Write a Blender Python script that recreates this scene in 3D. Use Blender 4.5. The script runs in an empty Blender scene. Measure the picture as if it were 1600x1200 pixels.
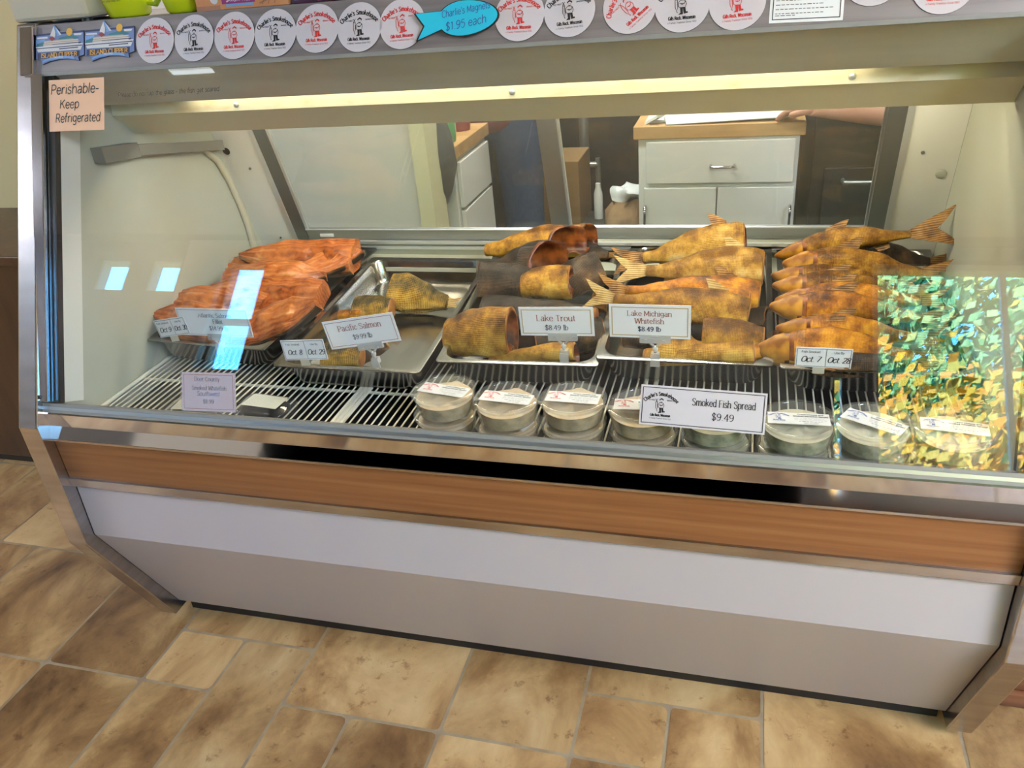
import bpy, bmesh, math, random
from mathutils import Vector, Matrix, noise
random.seed(7)
SC = bpy.context.scene
COL = SC.collection
V = Vector
# ------------------------------------------------------------------ camera
CAM = V((1.31326, -1.22099, 1.41593))
YAW, PIT, ROL, FPX = -0.306951, -0.493365, -0.0947365, 1258.25
_f = V((math.sin(YAW)*math.cos(PIT), math.cos(YAW)*math.cos(PIT), math.sin(PIT)))
_r0 = V((math.cos(YAW), -math.sin(YAW), 0)); _u0 = _r0.cross(_f)
_r = math.cos(ROL)*_r0 + math.sin(ROL)*_u0
_u = -math.sin(ROL)*_r0 + math.cos(ROL)*_u0
cd = bpy.data.cameras.new('camera'); cam = bpy.data.objects.new('camera', cd); COL.objects.link(cam)
cd.sensor_width = 36; cd.lens = FPX/1600*36; cd.clip_start = .02
cam.matrix_world = Matrix(((_r.x, _u.x, -_f.x, CAM.x), (_r.y, _u.y, -_f.y, CAM.y), (_r.z, _u.z, -_f.z, CAM.z), (0, 0, 0, 1)))
SC.camera = cam
def ray(px, py): return _f + _r*((px-800)/FPX) - _u*((py-600)/FPX)
def at(px, py, n, k):
    n = V(n); d = ray(px, py); return CAM + d*((k-n.dot(CAM))/n.dot(d))
def atY(px, py, y): return at(px, py, (0, 1, 0), y)
def atZ(px, py, z): return at(px, py, (0, 0, 1), z)
def atX(px, py, x): return at(px, py, (1, 0, 0), x)
# ------------------------------------------------------------------ view, sky, sun
vs = SC.view_settings; vs.view_transform = 'Standard'; vs.look = 'None'; vs.exposure = 0.0; vs.gamma = 1.0; vs.use_curve_mapping = False
SC.cycles.max_bounces = 10; SC.cycles.transparent_max_bounces = 24; SC.cycles.glossy_bounces = 6; SC.cycles.diffuse_bounces = 4
SC.cycles.sample_clamp_indirect = 6.0; SC.cycles.caustics_reflective = False; SC.cycles.caustics_refractive = False
w = bpy.data.worlds.new('sky'); SC.world = w; w.use_nodes = True
wn = w.node_tree.nodes; wb = wn['Background']; wb.inputs[0].default_value = (.10, .48, 1.0, 1); wb.inputs[1].default_value = 26.0
sl = bpy.data.lights.new('sun', 'SUN'); sun = bpy.data.objects.new('sun', sl); COL.objects.link(sun)
sl.energy = 170; sl.angle = .01; sl.color = (1, .93, .8)
sun.rotation_euler = V((-.35, -.75, -.62)).to_track_quat('-Z', 'Y').to_euler(); sun.location = (2, 3, 8)
# ------------------------------------------------------------------ mesh builder
class MB:
    def __init__(s): s.v = []; s.f = []; s.m = []; s.uv = {}
    def face(s, pts, m=0, uv=None):
        i = len(s.v); s.v += [V(p) for p in pts]; s.f.append(list(range(i, i+len(pts)))); s.m.append(m)
        if uv: s.uv[len(s.f)-1] = uv
    def idx(s, fs, m=0):
        for f in fs: s.f.append(f); s.m.append(m)
    def box(s, a, b, m=0):
        a = V(a); b = V(b); i = len(s.v)
        s.v += [V((x, y, z)) for x in (a.x, b.x) for y in (a.y, b.y) for z in (a.z, b.z)]
        s.idx([[i+0, i+1, i+3, i+2], [i+4, i+6, i+7, i+5], [i+0, i+4, i+5, i+1], [i+2, i+3, i+7, i+6], [i+0, i+2, i+6, i+4], [i+1, i+5, i+7, i+3]], m)
        return s
    def obox(s, o, ax, ay, az, m=0):           # box centred on o with half-axis vectors
        o = V(o); ax = V(ax); ay = V(ay); az = V(az); i = len(s.v)
        if ax.cross(ay).dot(az) < 0: az = -az
        s.v += [o+sx*ax+sy*ay+sz*az for sx in (-1, 1) for sy in (-1, 1) for sz in (-1, 1)]
        s.idx([[i+0, i+1, i+3, i+2], [i+4, i+6, i+7, i+5], [i+0, i+4, i+5, i+1], [i+2, i+3, i+7, i+6], [i+0, i+2, i+6, i+4], [i+1, i+5, i+7, i+3]], m)
        return s
    def prism(s, prof, x0, x1, m=0):           # closed (y,z) outline swept along X
        n = len(prof); i = len(s.v)
        ar = sum(prof[k][0]*prof[(k+1) % n][1]-prof[(k+1) % n][0]*prof[k][1] for k in range(n))
        if ar < 0: prof = prof[::-1]
        s.v += [V((x0, y, z)) for y, z in prof] + [V((x1, y, z)) for y, z in prof]
        s.idx([[i+k, i+n+k, i+n+(k+1) % n, i+(k+1) % n][::-1] for k in range(n)], m)
        s.idx([[i+k for k in range(n)][::-1], [i+n+k for k in range(n)]], m)
        return s
    def tube(s, pts, r, m=0, n=8, cap=True):
        pts = [V(p) for p in pts]; rs = r if isinstance(r, (list, tuple)) else [r]*len(pts); i = len(s.v); ref = None
        for k, p in enumerate(pts):
            t = (pts[min(k+1, len(pts)-1)]-pts[max(k-1, 0)]).normalized()
            if ref is None: ref = t.orthogonal().normalized()
            ref = (ref-t*ref.dot(t)).normalized(); b = t.cross(ref)
            s.v += [p+rs[k]*(math.cos(2*math.pi*j/n)*ref+math.sin(2*math.pi*j/n)*b) for j in range(n)]
        for k in range(len(pts)-1):
            s.idx([[i+k*n+j, i+k*n+(j+1) % n, i+(k+1)*n+(j+1) % n, i+(k+1)*n+j] for j in range(n)], m)
        if cap: s.idx([[i+j for j in range(n)][::-1], [i+(len(pts)-1)*n+j for j in range(n)]], m)
        return s
    def lathe(s, prof, c=(0, 0, 0), n=28, m=0, close=False):   # (r,z) outline round a vertical axis
        c = V(c); i = len(s.v); L = len(prof)
        for r, z in prof: s.v += [c+V((r*math.cos(2*math.pi*j/n), r*math.sin(2*math.pi*j/n), z)) for j in range(n)]
        for k in range(L-1 if not close else L):
            a, b = i+k*n, i+((k+1) % L)*n
            s.idx([[a+j, a+(j+1) % n, b+(j+1) % n, b+j] for j in range(n)], m)
        return s
    def ball(s, c, rx, ry, rz, m=0, n=12):
        c = V(c); i = len(s.v); h = n//2
        for k in range(h+1):
            a = math.pi*k/h
            s.v += [c+V((rx*math.sin(a)*math.cos(2*math.pi*j/n), ry*math.sin(a)*math.sin(2*math.pi*j/n), rz*math.cos(a))) for j in range(n)]
        for k in range(h): s.idx([[i+k*n+j, i+(k+1)*n+j, i+(k+1)*n+(j+1) % n, i+k*n+(j+1) % n] for j in range(n)], m)
        return s
    def build(s, name, mats, parent=None, smooth=0, bevel=0, origin=None, subdiv=0):
        me = bpy.data.meshes.new(name)
        off = V((0, 0, 0))
        if parent is not None: off = WORLD_OFF.get(parent.name, V((0, 0, 0)))
        elif origin is not None: off = V(origin)
        me.from_pydata([p-off for p in s.v], [], s.f)
        for m in (mats if isinstance(mats, (list, tuple)) else [mats]): me.materials.append(m)
        me.polygons.foreach_set('material_index', s.m)
        if s.uv:
            ul = me.uv_layers.new(name='UVMap')
            for fi, uv in s.uv.items():
                for li, c in zip(me.polygons[fi].loop_indices, uv): ul.data[li].uv = c
        me.update()
        o = bpy.data.objects.new(name, me); COL.objects.link(o)
        if smooth:
            b = bmesh.new(); b.from_mesh(me); bmesh.ops.remove_doubles(b, verts=b.verts, dist=1e-6); b.to_mesh(me); b.free()
            me.polygons.foreach_set('use_smooth', [True]*len(me.polygons)); me.set_sharp_from_angle(angle=math.radians(smooth))
        if bevel:
            b = o.modifiers.new('edge', 'BEVEL'); b.width = bevel; b.segments = 2; b.limit_method = 'ANGLE'; b.angle_limit = math.radians(40)
        if subdiv:
            b = o.modifiers.new('smooth', 'SUBSURF'); b.levels = b.render_levels = subdiv
        if parent is not None:
            o.parent = parent; WORLD_OFF[o.name] = off
        elif origin is not None: o.location = off; WORLD_OFF[o.name] = off
        return o
WORLD_OFF = {}
def tag(o, label=None, cat=None, group=None, kind=None):
    if label: o['label'] = label
    if cat: o['category'] = cat
    if group: o['group'] = group
    if kind: o['kind'] = kind
    return o
def thing(name, label, cat, loc=(0, 0, 0), group=None):
    o = bpy.data.objects.new(name, None); COL.objects.link(o); o.location = loc; o.empty_display_size = .05
    WORLD_OFF[o.name] = V(loc)
    return tag(o, label, cat, group)
def struct(mb, name, mats, **k): return tag(mb.build(name, mats, **k), kind='structure')
def copy_tree(o, parent=None):
    c = o.copy(); COL.objects.link(c)
    if parent is not None: c.parent = parent
    for ch in list(o.children): copy_tree(ch, c)
    return c
# ------------------------------------------------------------------ materials
def mat(name, col, rough=.5, metal=0., spec=.5, coat=0., emit=None, est=0.):
    m = bpy.data.materials.new(name); m.use_nodes = True; b = m.node_tree.nodes['Principled BSDF']
    b.inputs['Base Color'].default_value = (*col, 1); b.inputs['Roughness'].default_value = rough; b.inputs['Metallic'].default_value = metal
    b.inputs['Specular IOR Level'].default_value = spec; b.inputs['Coat Weight'].default_value = coat
    if emit: b.inputs['Emission Color'].default_value = (*emit, 1); b.inputs['Emission Strength'].default_value = est
    return m
class NT:
    def __init__(s, m): s.t = m.node_tree; s.b = m.node_tree.nodes.get('Principled BSDF')
    def n(s, typ, **k):
        o = s.t.nodes.new(typ)
        for a, v in k.items():
            if a.startswith('i_'):
                key = a[2:].replace('_', ' '); o.inputs[int(key) if key.isdigit() else key].default_value = v
            else: setattr(o, a, v)
        return o
    def l(s, a, b): s.t.links.new(a, b)
    def ramp(s, fac, stops):
        r = s.n('ShaderNodeValToRGB'); s.l(fac, r.inputs[0]); e = r.color_ramp.elements
        while len(e) < len(stops): e.new(.5)
        for k, (p, c) in enumerate(stops): e[k].position = p; e[k].color = (*c, 1)
        return r.outputs[0]
    def coord(s, out='Object', scale=(1, 1, 1)):
        c = s.n('ShaderNodeTexCoord'); mp = s.n('ShaderNodeMapping'); s.l(c.outputs[out], mp.inputs[0]); mp.inputs['Scale'].default_value = scale
        return mp.outputs[0]
    def bump(s, h, st=.3, d=.002):
        b = s.n('ShaderNodeBump'); b.inputs['Strength'].default_value = st; b.inputs['Distance'].default_value = d; s.l(h, b.inputs['Height']); s.l(b.outputs[0], s.b.inputs['Normal'])
def noisy(name, c1, c2, scale=(8, 8, 8), rough=.5, metal=0, detail=5, lo=.35, hi=.65, bump=0, nscale=1., spec=.5, coat=0.):
    m = mat(name, c1, rough, metal, spec, coat); t = NT(m); co = t.coord('Object', scale)
    nz = t.n('ShaderNodeTexNoise', i_Scale=nscale, i_Detail=detail); t.l(co, nz.inputs['Vector'])
    t.l(t.ramp(nz.outputs[0], [(lo, c1), (hi, c2)]), t.b.inputs['Base Color'])
    if bump: t.bump(nz.outputs[0], bump)
    return m
def thin_glass(name, tint=(1, 1, 1), ior=1.5, haze=0., rough=0., hazecol=(.8, .82, .82)):
    m = bpy.data.materials.new(name); m.use_nodes = True; t = NT(m); t.t.nodes.remove(t.b); out = t.t.nodes['Material Output']
    geo = t.n('ShaderNodeNewGeometry'); mth = t.n('ShaderNodeMath', operation='MULTIPLY_ADD'); t.l(geo.outputs['Backfacing'], mth.inputs[0])
    mth.inputs[1].default_value = 1/ior-ior; mth.inputs[2].default_value = ior
    fr = t.n('ShaderNodeFresnel'); t.l(mth.outputs[0], fr.inputs[0])
    tr = t.n('ShaderNodeBsdfTransparent'); tr.inputs[0].default_value = (*tint, 1)
    gl = t.n('ShaderNodeBsdfGlossy'); gl.inputs['Roughness'].default_value = rough; gl.inputs[0].default_value = (1, 1, 1, 1)
    mx = t.n('ShaderNodeMixShader'); t.l(fr.outputs[0], mx.inputs[0]); t.l(gl.outputs[0], mx.inputs[2]); last = tr.outputs[0]
    if haze:
        df = t.n('ShaderNodeBsdfDiffuse'); df.inputs[0].default_value = (*hazecol, 1); m2 = t.n('ShaderNodeMixShader'); m2.inputs[0].default_value = haze
        t.l(tr.outputs[0], m2.inputs[1]); t.l(df.outputs[0], m2.inputs[2]); last = m2.outputs[0]
    t.l(last, mx.inputs[1]); t.l(mx.outputs[0], out.inputs[0])
    return m
M = {}
M['chrome'] = mat('chrome', (.62, .61, .66), .12, 1.)
M['trim'] = noisy('trim_metal', (.44, .41, .41), (.54, .51, .51), (4, 4, 60), .24, 1.)
M['rail'] = noisy('brushed_rail', (.20, .175, .18), (.28, .25, .255), (3, 60, 60), .5, .35)
M['steel'] = noisy('pan_steel', (.33, .325, .31), (.41, .395, .37), (30, 6, 6), .17, 1.)
M['alu'] = mat('aluminium', (.42, .44, .45), .38, .9)
M['alu_dark'] = mat('dark_aluminium', (.22, .23, .235), .4, .8)
M['alu_light'] = mat('light_aluminium', (.72, .74, .74), .35, .6)
M['white_panel'] = mat('white_enamel', (.49, .46, .485), .32)
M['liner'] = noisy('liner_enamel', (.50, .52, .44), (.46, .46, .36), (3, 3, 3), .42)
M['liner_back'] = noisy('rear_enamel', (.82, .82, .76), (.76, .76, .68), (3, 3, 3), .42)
M['liner_old'] = noisy('stained_enamel', (.58, .56, .44), (.42, .37, .24), (9, 9, 9), .5, lo=.45, hi=.8)
M['canopy'] = noisy('canopy_enamel', (.70, .72, .63), (.60, .60, .50), (3, 14, 14), .45)
M['header'] = noisy('header_enamel', (.80, .75, .50), (.84, .79, .56), (2, 20, 20), .5)
M['flange'] = noisy('flange_enamel', (.80, .74, .52), (.60, .42, .16), (14, 40, 40), .5, lo=.55, hi=.85)
M['black'] = mat('black_plastic', (.012, .012, .014), .45)
M['gasket'] = mat('grey_gasket', (.24, .24, .23), .5)
M['darkgasket'] = mat('dark_gasket', (.02, .02, .022), .4)
M['rack'] = mat('cream_wire', (.82, .79, .66), .4)
M['glass'] = thin_glass('front_glass', (.985, .99, .985))
M['doorglass'] = thin_glass('door_glass', (.92, .95, .93), haze=.03)
M['plastic'] = thin_glass('clear_plastic', (.99, .992, .99), 1.45, haze=.035, rough=.04)
M['clip'] = thin_glass('clip_plastic', (.92, .93, .93), 1.6, haze=.30, rough=.03, hazecol=(.9, .9, .9))
M['sleeve'] = thin_glass('sleeve_plastic', (.97, .97, .98), 1.5, haze=.06, rough=.02)
M['pane'] = thin_glass('window_glass', (.97, .98, .98))
M['paper'] = mat('white_card', (.92, .92, .93), .5)
M['sign_white'] = mat('sign_white', (.58, .55, .585), .45)
M['label'] = mat('label_paper', (.86, .86, .85), .5)
M['pink_paper'] = mat('lilac_card', (.66, .55, .60), .5)
M['peach'] = mat('peach_paper', (.95, .56, .34), .6)
M['ink'] = mat('black_ink', (.015, .014, .016), .6)
M['navy'] = mat('navy_ink', (.02, .02, .10), .6)
M['red'] = mat('red_ink', (.62, .03, .03), .6)
M['maroon'] = mat('maroon_ink', (.32, .05, .05), .6)
M['gold'] = mat('gold_line', (.55, .38, .12), .5)
M['bluelabel'] = mat('blue_ink', (.05, .10, .35), .6)
M['greyink'] = mat('grey_ink', (.30, .30, .31), .6)
M['magnet'] = mat('magnet_white', (.62, .57, .60), .35)
M['aqua'] = mat('aqua_card', (.02, .50, .72), .4)
M['lime'] = mat('lime_glaze', (.55, .62, .01), .12)
M['beige_plastic'] = mat('beige_plastic', (.55, .49, .36), .45)
def wood(name, c1, c2, c3, sc=(3, 30, 30), rough=.35):
    m = mat(name, c1, rough); t = NT(m); co = t.coord('Object', sc)
    nz = t.n('ShaderNodeTexNoise', i_Scale=1.6, i_Detail=7, i_Roughness=.62); t.l(co, nz.inputs['Vector'])
    wv = t.n('ShaderNodeTexWave', i_Scale=.5, i_Distortion=4.5, i_Detail=3, bands_direction='Z'); t.l(co, wv.inputs['Vector'])
    mx = t.n('ShaderNodeMath', operation='MULTIPLY_ADD', i_1=.10); t.l(wv.outputs[1], mx.inputs[0]); t.l(nz.outputs[0], mx.inputs[2])
    t.l(t.ramp(mx.outputs[0], [(.35, c1), (.58, c2), (.78, c3)]), t.b.inputs['Base Color'])
    return m
M['wood_band'] = wood('wood_laminate', (.20, .077, .027), (.265, .110, .041), (.32, .142, .057), (1.2, 40, 40))
M['butcher'] = wood('counter_wood', (.42, .24, .09), (.52, .31, .13), (.60, .38, .18), (3, 20, 20))
M['dark_wood'] = wood('dark_wood', (.030, .012, .006), (.055, .022, .010), (.08, .035, .016), (14, 14, 1.2))
M['red_wood'] = wood('red_wood', (.13, .045, .018), (.19, .07, .028), (.24, .095, .04), (2, 20, 20))
# ------------------------------------------------------------------ lettering: pen strokes in hundredths of an em (c = curved, l = straight)
GL = {
'A': (58, 'l0,0 28,70 56,0;l11,25 45,25'), 'B': (52, 'l6,0 6,70;c6,70 30,70 42,62 42,46 30,38 6,38;c6,38 34,38 48,30 48,9 34,0 6,0'),
'C': (54, 'c50,57 40,69 24,71 8,58 4,35 8,12 24,-1 40,2 50,13'), 'D': (56, 'l6,0 6,70;c6,70 30,70 48,56 52,35 48,14 30,0 6,0'),
'E': (48, 'l6,0 6,70;l6,70 44,70;l6,37 38,37;l6,0 45,0'), 'F': (46, 'l6,0 6,70;l6,70 43,70;l6,37 36,37'),
'G': (58, 'c51,57 40,69 24,71 8,58 4,35 8,12 24,-1 42,2 52,12;l52,12 52,32;l34,32 54,32'), 'H': (58, 'l7,0 7,70;l51,0 51,70;l7,37 51,37'),
'I': (18, 'l9,0 9,70'), 'K': (54, 'l7,0 7,70;l47,70 8,30;l22,42 50,0'), 'L': (46, 'l7,0 7,70;l7,0 43,0'),
'M': (68, 'l7,0 7,70;l7,70 34,12;l34,12 61,70;l61,70 61,0'), 'N': (60, 'l7,0 7,70;l7,70 52,0;l52,0 52,70'),
'O': (60, 'c30,71 12,62 4,35 12,8 30,-1 48,8 56,35 48,62 30,71'), 'P': (50, 'l7,0 7,70;c7,70 32,70 45,60 45,44 32,33 7,33'),
'R': (54, 'l7,0 7,70;c7,70 32,70 44,61 44,46 32,36 7,36;l28,36 50,0'), 'S': (48, 'c43,58 34,70 20,71 7,62 8,48 24,38 40,28 43,12 30,0 16,-1 4,12'),
'T': (52, 'l26,0 26,70;l2,70 50,70'), 'U': (58, 'c7,70 7,22 16,3 29,-1 42,3 51,22 51,70'), 'V': (56, 'l2,70 28,0;l28,0 54,70'),
'W': (80, 'l2,70 20,0;l20,0 40,66;l40,66 60,0;l60,0 78,70'), 'Y': (54, 'l2,70 27,34;l52,70 27,34;l27,34 27,0'),
'a': (46, 'c8,42 18,50 30,49 37,40 37,24;l37,30 37,0;c37,28 20,27 8,20 6,8 16,-1 28,3 37,14'), 'b': (48, 'l7,0 7,74;c7,34 16,47 28,49 40,40 43,24 38,8 26,-1 14,2 7,14'),
'c': (42, 'c38,40 30,48 20,49 8,40 5,24 9,8 20,-1 30,1 38,10'), 'd': (50, 'l42,0 42,74;c42,34 33,47 22,49 9,40 5,24 10,8 22,-1 34,2 42,14'),
'e': (44, 'c6,26 39,26 37,40 24,49 11,42 5,25 10,8 22,-1 32,1 39,10'), 'f': (30, 'c31,70 24,75 15,70 13,56;l13,60 13,0;l2,48 27,48'),
'g': (48, 'c40,34 32,47 20,49 8,40 5,26 9,12 20,4 32,8 40,18;c40,48 40,0 37,-16 24,-22 8,-17'), 'h': (50, 'l7,0 7,74;c7,32 18,47 30,49 40,42 42,28;l42,30 42,0'),
'i': (18, 'l9,0 9,49;l9,62 9,68'), 'j': (20, 'c12,49 12,-8 8,-19 -2,-20;l12,62 12,68'), 'k': (46, 'l7,0 7,74;l38,49 8,20;l18,29 42,0'), 'l': (18, 'l9,0 9,74'),
'm': (74, 'l7,0 7,49;c7,32 16,46 26,49 35,42 37,28;l37,30 37,0;c37,32 46,46 56,49 65,42 67,28;l67,30 67,0'),
'n': (50, 'l7,0 7,49;c7,32 18,47 30,49 40,42 42,28;l42,30 42,0'), 'o': (46, 'c23,49 9,42 4,24 9,7 23,-1 37,7 42,24 37,42 23,49'),
'p': (48, 'l7,-22 7,49;c7,34 16,47 28,49 40,40 43,24 38,8 26,-1 14,2 7,14'), 'r': (34, 'l7,0 7,49;c7,30 14,43 22,49 32,46'),
's': (38, 'c33,40 25,48 15,49 6,40 10,30 22,25 33,19 33,8 22,-1 12,0 4,10'), 't': (30, 'c13,66 13,14 17,2 28,3;l3,48 27,48'),
'u': (50, 'c7,49 7,16 14,2 24,-1 35,4 42,18;l42,49 42,0'), 'v': (44, 'l3,49 22,0;l22,0 41,49'), 'w': (64, 'l3,49 18,0;l18,0 32,44;l32,44 46,0;l46,0 61,49'),
'y': (44, 'l4,49 23,2;c41,49 25,4 17,-16 4,-21'),
'0': (48, 'c24,69 9,60 4,35 9,9 24,-1 39,9 44,35 39,60 24,69'), '1': (36, 'l20,0 20,69;l20,69 8,58'), '2': (46, 'c6,55 14,68 26,69 38,60 38,46 26,26 5,1;l5,0 43,0'),
'3': (46, 'c6,60 18,70 32,67 38,54 30,40 18,37;c18,37 34,35 41,20 34,4 20,-1 5,8'), '4': (50, 'l35,0 35,69;l35,69 4,20;l4,20 47,20'),
'5': (46, 'l38,69 11,69;l11,69 8,40;c8,40 22,45 36,38 41,22 34,5 20,-1 5,8'), '7': (44, 'l4,69 41,69;l41,69 16,0'),
'8': (48, 'c24,69 11,64 9,52 18,40 34,31 42,17 36,3 24,-1 12,3 6,17 14,31 30,40 39,52 37,64 24,69'), '9': (48, 'c41,46 33,32 21,30 8,38 6,54 16,67 28,68 39,58 42,40 36,14 20,-1 8,5'),
'$': (48, 'c42,55 34,66 20,67 8,58 10,45 24,36 38,27 42,12 30,3 16,2 5,13;l24,-8 24,77'), '.': (18, 'l8,0 9,5'), ',': (18, 'l10,5 6,-9'), '-': (34, 'l4,26 30,26'),
"'": (16, 'l9,72 7,54'), ' ': (26, '')}
def _spline(p, n=4):
    o = []
    for k in range(len(p)-1):
        a, b, c, d = p[max(k-1, 0)], p[k], p[k+1], p[min(k+2, len(p)-1)]
        for j in range(n):
            t = j/n; o.append(tuple(.5*((2*b[i])+(-a[i]+c[i])*t+(2*a[i]-5*b[i]+4*c[i]-d[i])*t*t+(-a[i]+3*b[i]-3*c[i]+d[i])*t**3) for i in (0, 1)))
    return o+[p[-1]]
class Fr:                                      # a flat drawing plane: origin, right, up
    def __init__(s, o, ux, uy): s.o = V(o); s.x = V(ux).normalized(); s.y = (V(uy)-s.x*V(uy).dot(s.x)).normalized(); s.n = s.x.cross(s.y)
    def p(s, u, v, h=0.): return s.o+s.x*u+s.y*v+s.n*h
    def sub(s, u, v, a): ca, sa = math.cos(a), math.sin(a); return Fr(s.p(u, v), s.x*ca+s.y*sa, -s.x*sa+s.y*ca)
INK = .0007
def poly(mb, F, pts, m, h=INK): mb.face([F.p(u, v, h) for u, v in pts], m)
def rect(mb, F, u0, v0, u1, v1, m, h=INK): poly(mb, F, [(u0, v0), (u1, v0), (u1, v1), (u0, v1)], m, h)
def disc(mb, F, u, v, r, m, h=INK, n=16, ry=None): poly(mb, F, [(u+r*math.cos(2*math.pi*k/n), v+(ry or r)*math.sin(2*math.pi*k/n)) for k in range(n)], m, h)
def stroke(mb, F, pts, wd, m, h=INK, thin=None):
    L = []; R = []; n = len(pts)
    for k, p in enumerate(pts):
        a = pts[max(k-1, 0)]; b = pts[min(k+1, n-1)]; dx, dy = b[0]-a[0], b[1]-a[1]; d = math.hypot(dx, dy) or 1
        ww = wd if thin is None else thin+(wd-thin)*abs(dy/d)
        L.append((p[0]-dy/d*ww/2, p[1]+dx/d*ww/2)); R.append((p[0]+dy/d*ww/2, p[1]-dx/d*ww/2))
    for k in range(n-1): mb.face([F.p(*q, h) for q in (R[k], R[k+1], L[k+1], L[k])], m)
def frame_lines(mb, F, u0, v0, u1, v1, wd, m, h=INK):
    rect(mb, F, u0, v0, u1, v0+wd, m, h); rect(mb, F, u0, v1-wd, u1, v1, m, h); rect(mb, F, u0, v0, u0+wd, v1, m, h); rect(mb, F, u1-wd, v0, u1, v1, m, h)
STY = {'serif': dict(w=.085, thin=.04, serif=.09, track=.03), 'sans': dict(w=.085, thin=None, serif=0, track=.03), 'bold': dict(w=.14, thin=None, serif=0, track=.05),
       'pen': dict(w=.075, thin=None, serif=0, track=.03, slant=.12), 'marker': dict(w=.11, thin=.06, serif=0, track=-.01, slant=.28), 'slab': dict(w=.15, thin=.085, serif=.10, track=.07), 'bserif': dict(w=.12, thin=.06, serif=.10, track=.05)}
def glyph(mb, F, ch, u, v, sz, st, m, h=INK, sx=1.):
    g = GL.get(ch)
    if not g: return
    S = STY[st]; sl = S.get('slant', 0)
    for q in [x for x in g[1].split(';') if x]:
        p = [tuple(float(c)/100 for c in a.split(',')) for a in q[1:].split()]
        q2 = _spline(p) if q[0] == 'c' else p
        P = [(u+sz*sx*(x+sl*y), v+sz*y) for x, y in q2]
        stroke(mb, F, P, S['w']*sz, m, h, None if S['thin'] is None else S['thin']*sz)
        if S['serif'] and q[0] == 'l':
            for (a, b) in ((p[0], p[1]), (p[-1], p[-2])):
                if abs(b[0]-a[0]) < .6*abs(b[1]-a[1]) and abs(b[1]-a[1]) > .2 and (a[1] < .01 or a[1] > .45):
                    s = S['serif']; full = a[1] < .01 or a[1] > .6
                    stroke(mb, F, [(u+sz*sx*(a[0]-s), v+sz*a[1]), (u+sz*sx*(a[0]+(s if full and ch.isupper() or a[1] < .01 else .02)), v+sz*a[1])], S['thin']*sz*1.1, m, h)
def twidth(s, sz, st, sx=1.): return sum((GL.get(c, (30, ''))[0]/100+STY[st]['track'])*sz*sx for c in s)
def text(mb, F, s, u, v, sz, st, m, al='c', h=INK, sx=1., maxw=None):
    if maxw:
        w0 = twidth(s, sz, st, sx)
        if w0 > maxw: sx *= maxw/w0
    W = twidth(s, sz, st, sx); x = u-(W/2 if al == 'c' else W if al == 'r' else 0)
    for c in s: glyph(mb, F, c, x, v, sz, st, m, h, sx); x += (GL.get(c, (30, ''))[0]/100+STY[st]['track'])*sz*sx
def arctext(mb, F, s, cu, cv, R, sz, st, m, a0=90, up=True, h=INK, sx=1.):
    W = twidth(s, sz, st, sx); x = -W/2
    for c in s:
        wd = (GL.get(c, (30, ''))[0]/100+STY[st]['track'])*sz*sx; t = (x+wd/2)/R
        if up: a = math.radians(a0)-t; G = F.sub(cu+R*math.cos(a), cv+R*math.sin(a), a-math.pi/2)
        else: a = math.radians(a0)+t; G = F.sub(cu+R*math.cos(a), cv+R*math.sin(a), a+math.pi/2)
        glyph(mb, G, c, -wd/2, 0, sz, st, m, h, sx); x += wd
def fineprint(mb, F, u0, v0, u1, n, dv, m, wd=.0005, seed=0):
    rr = random.Random(seed)
    for k in range(n):
        x = u0; e = u1-(u1-u0)*rr.uniform(0, .25)
        while x < e:
            L = rr.uniform(.0025, .007); stroke(mb, F, [(x, v0-k*dv), (min(x+L, e), v0-k*dv)], wd, m); x += L+.0016
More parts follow.
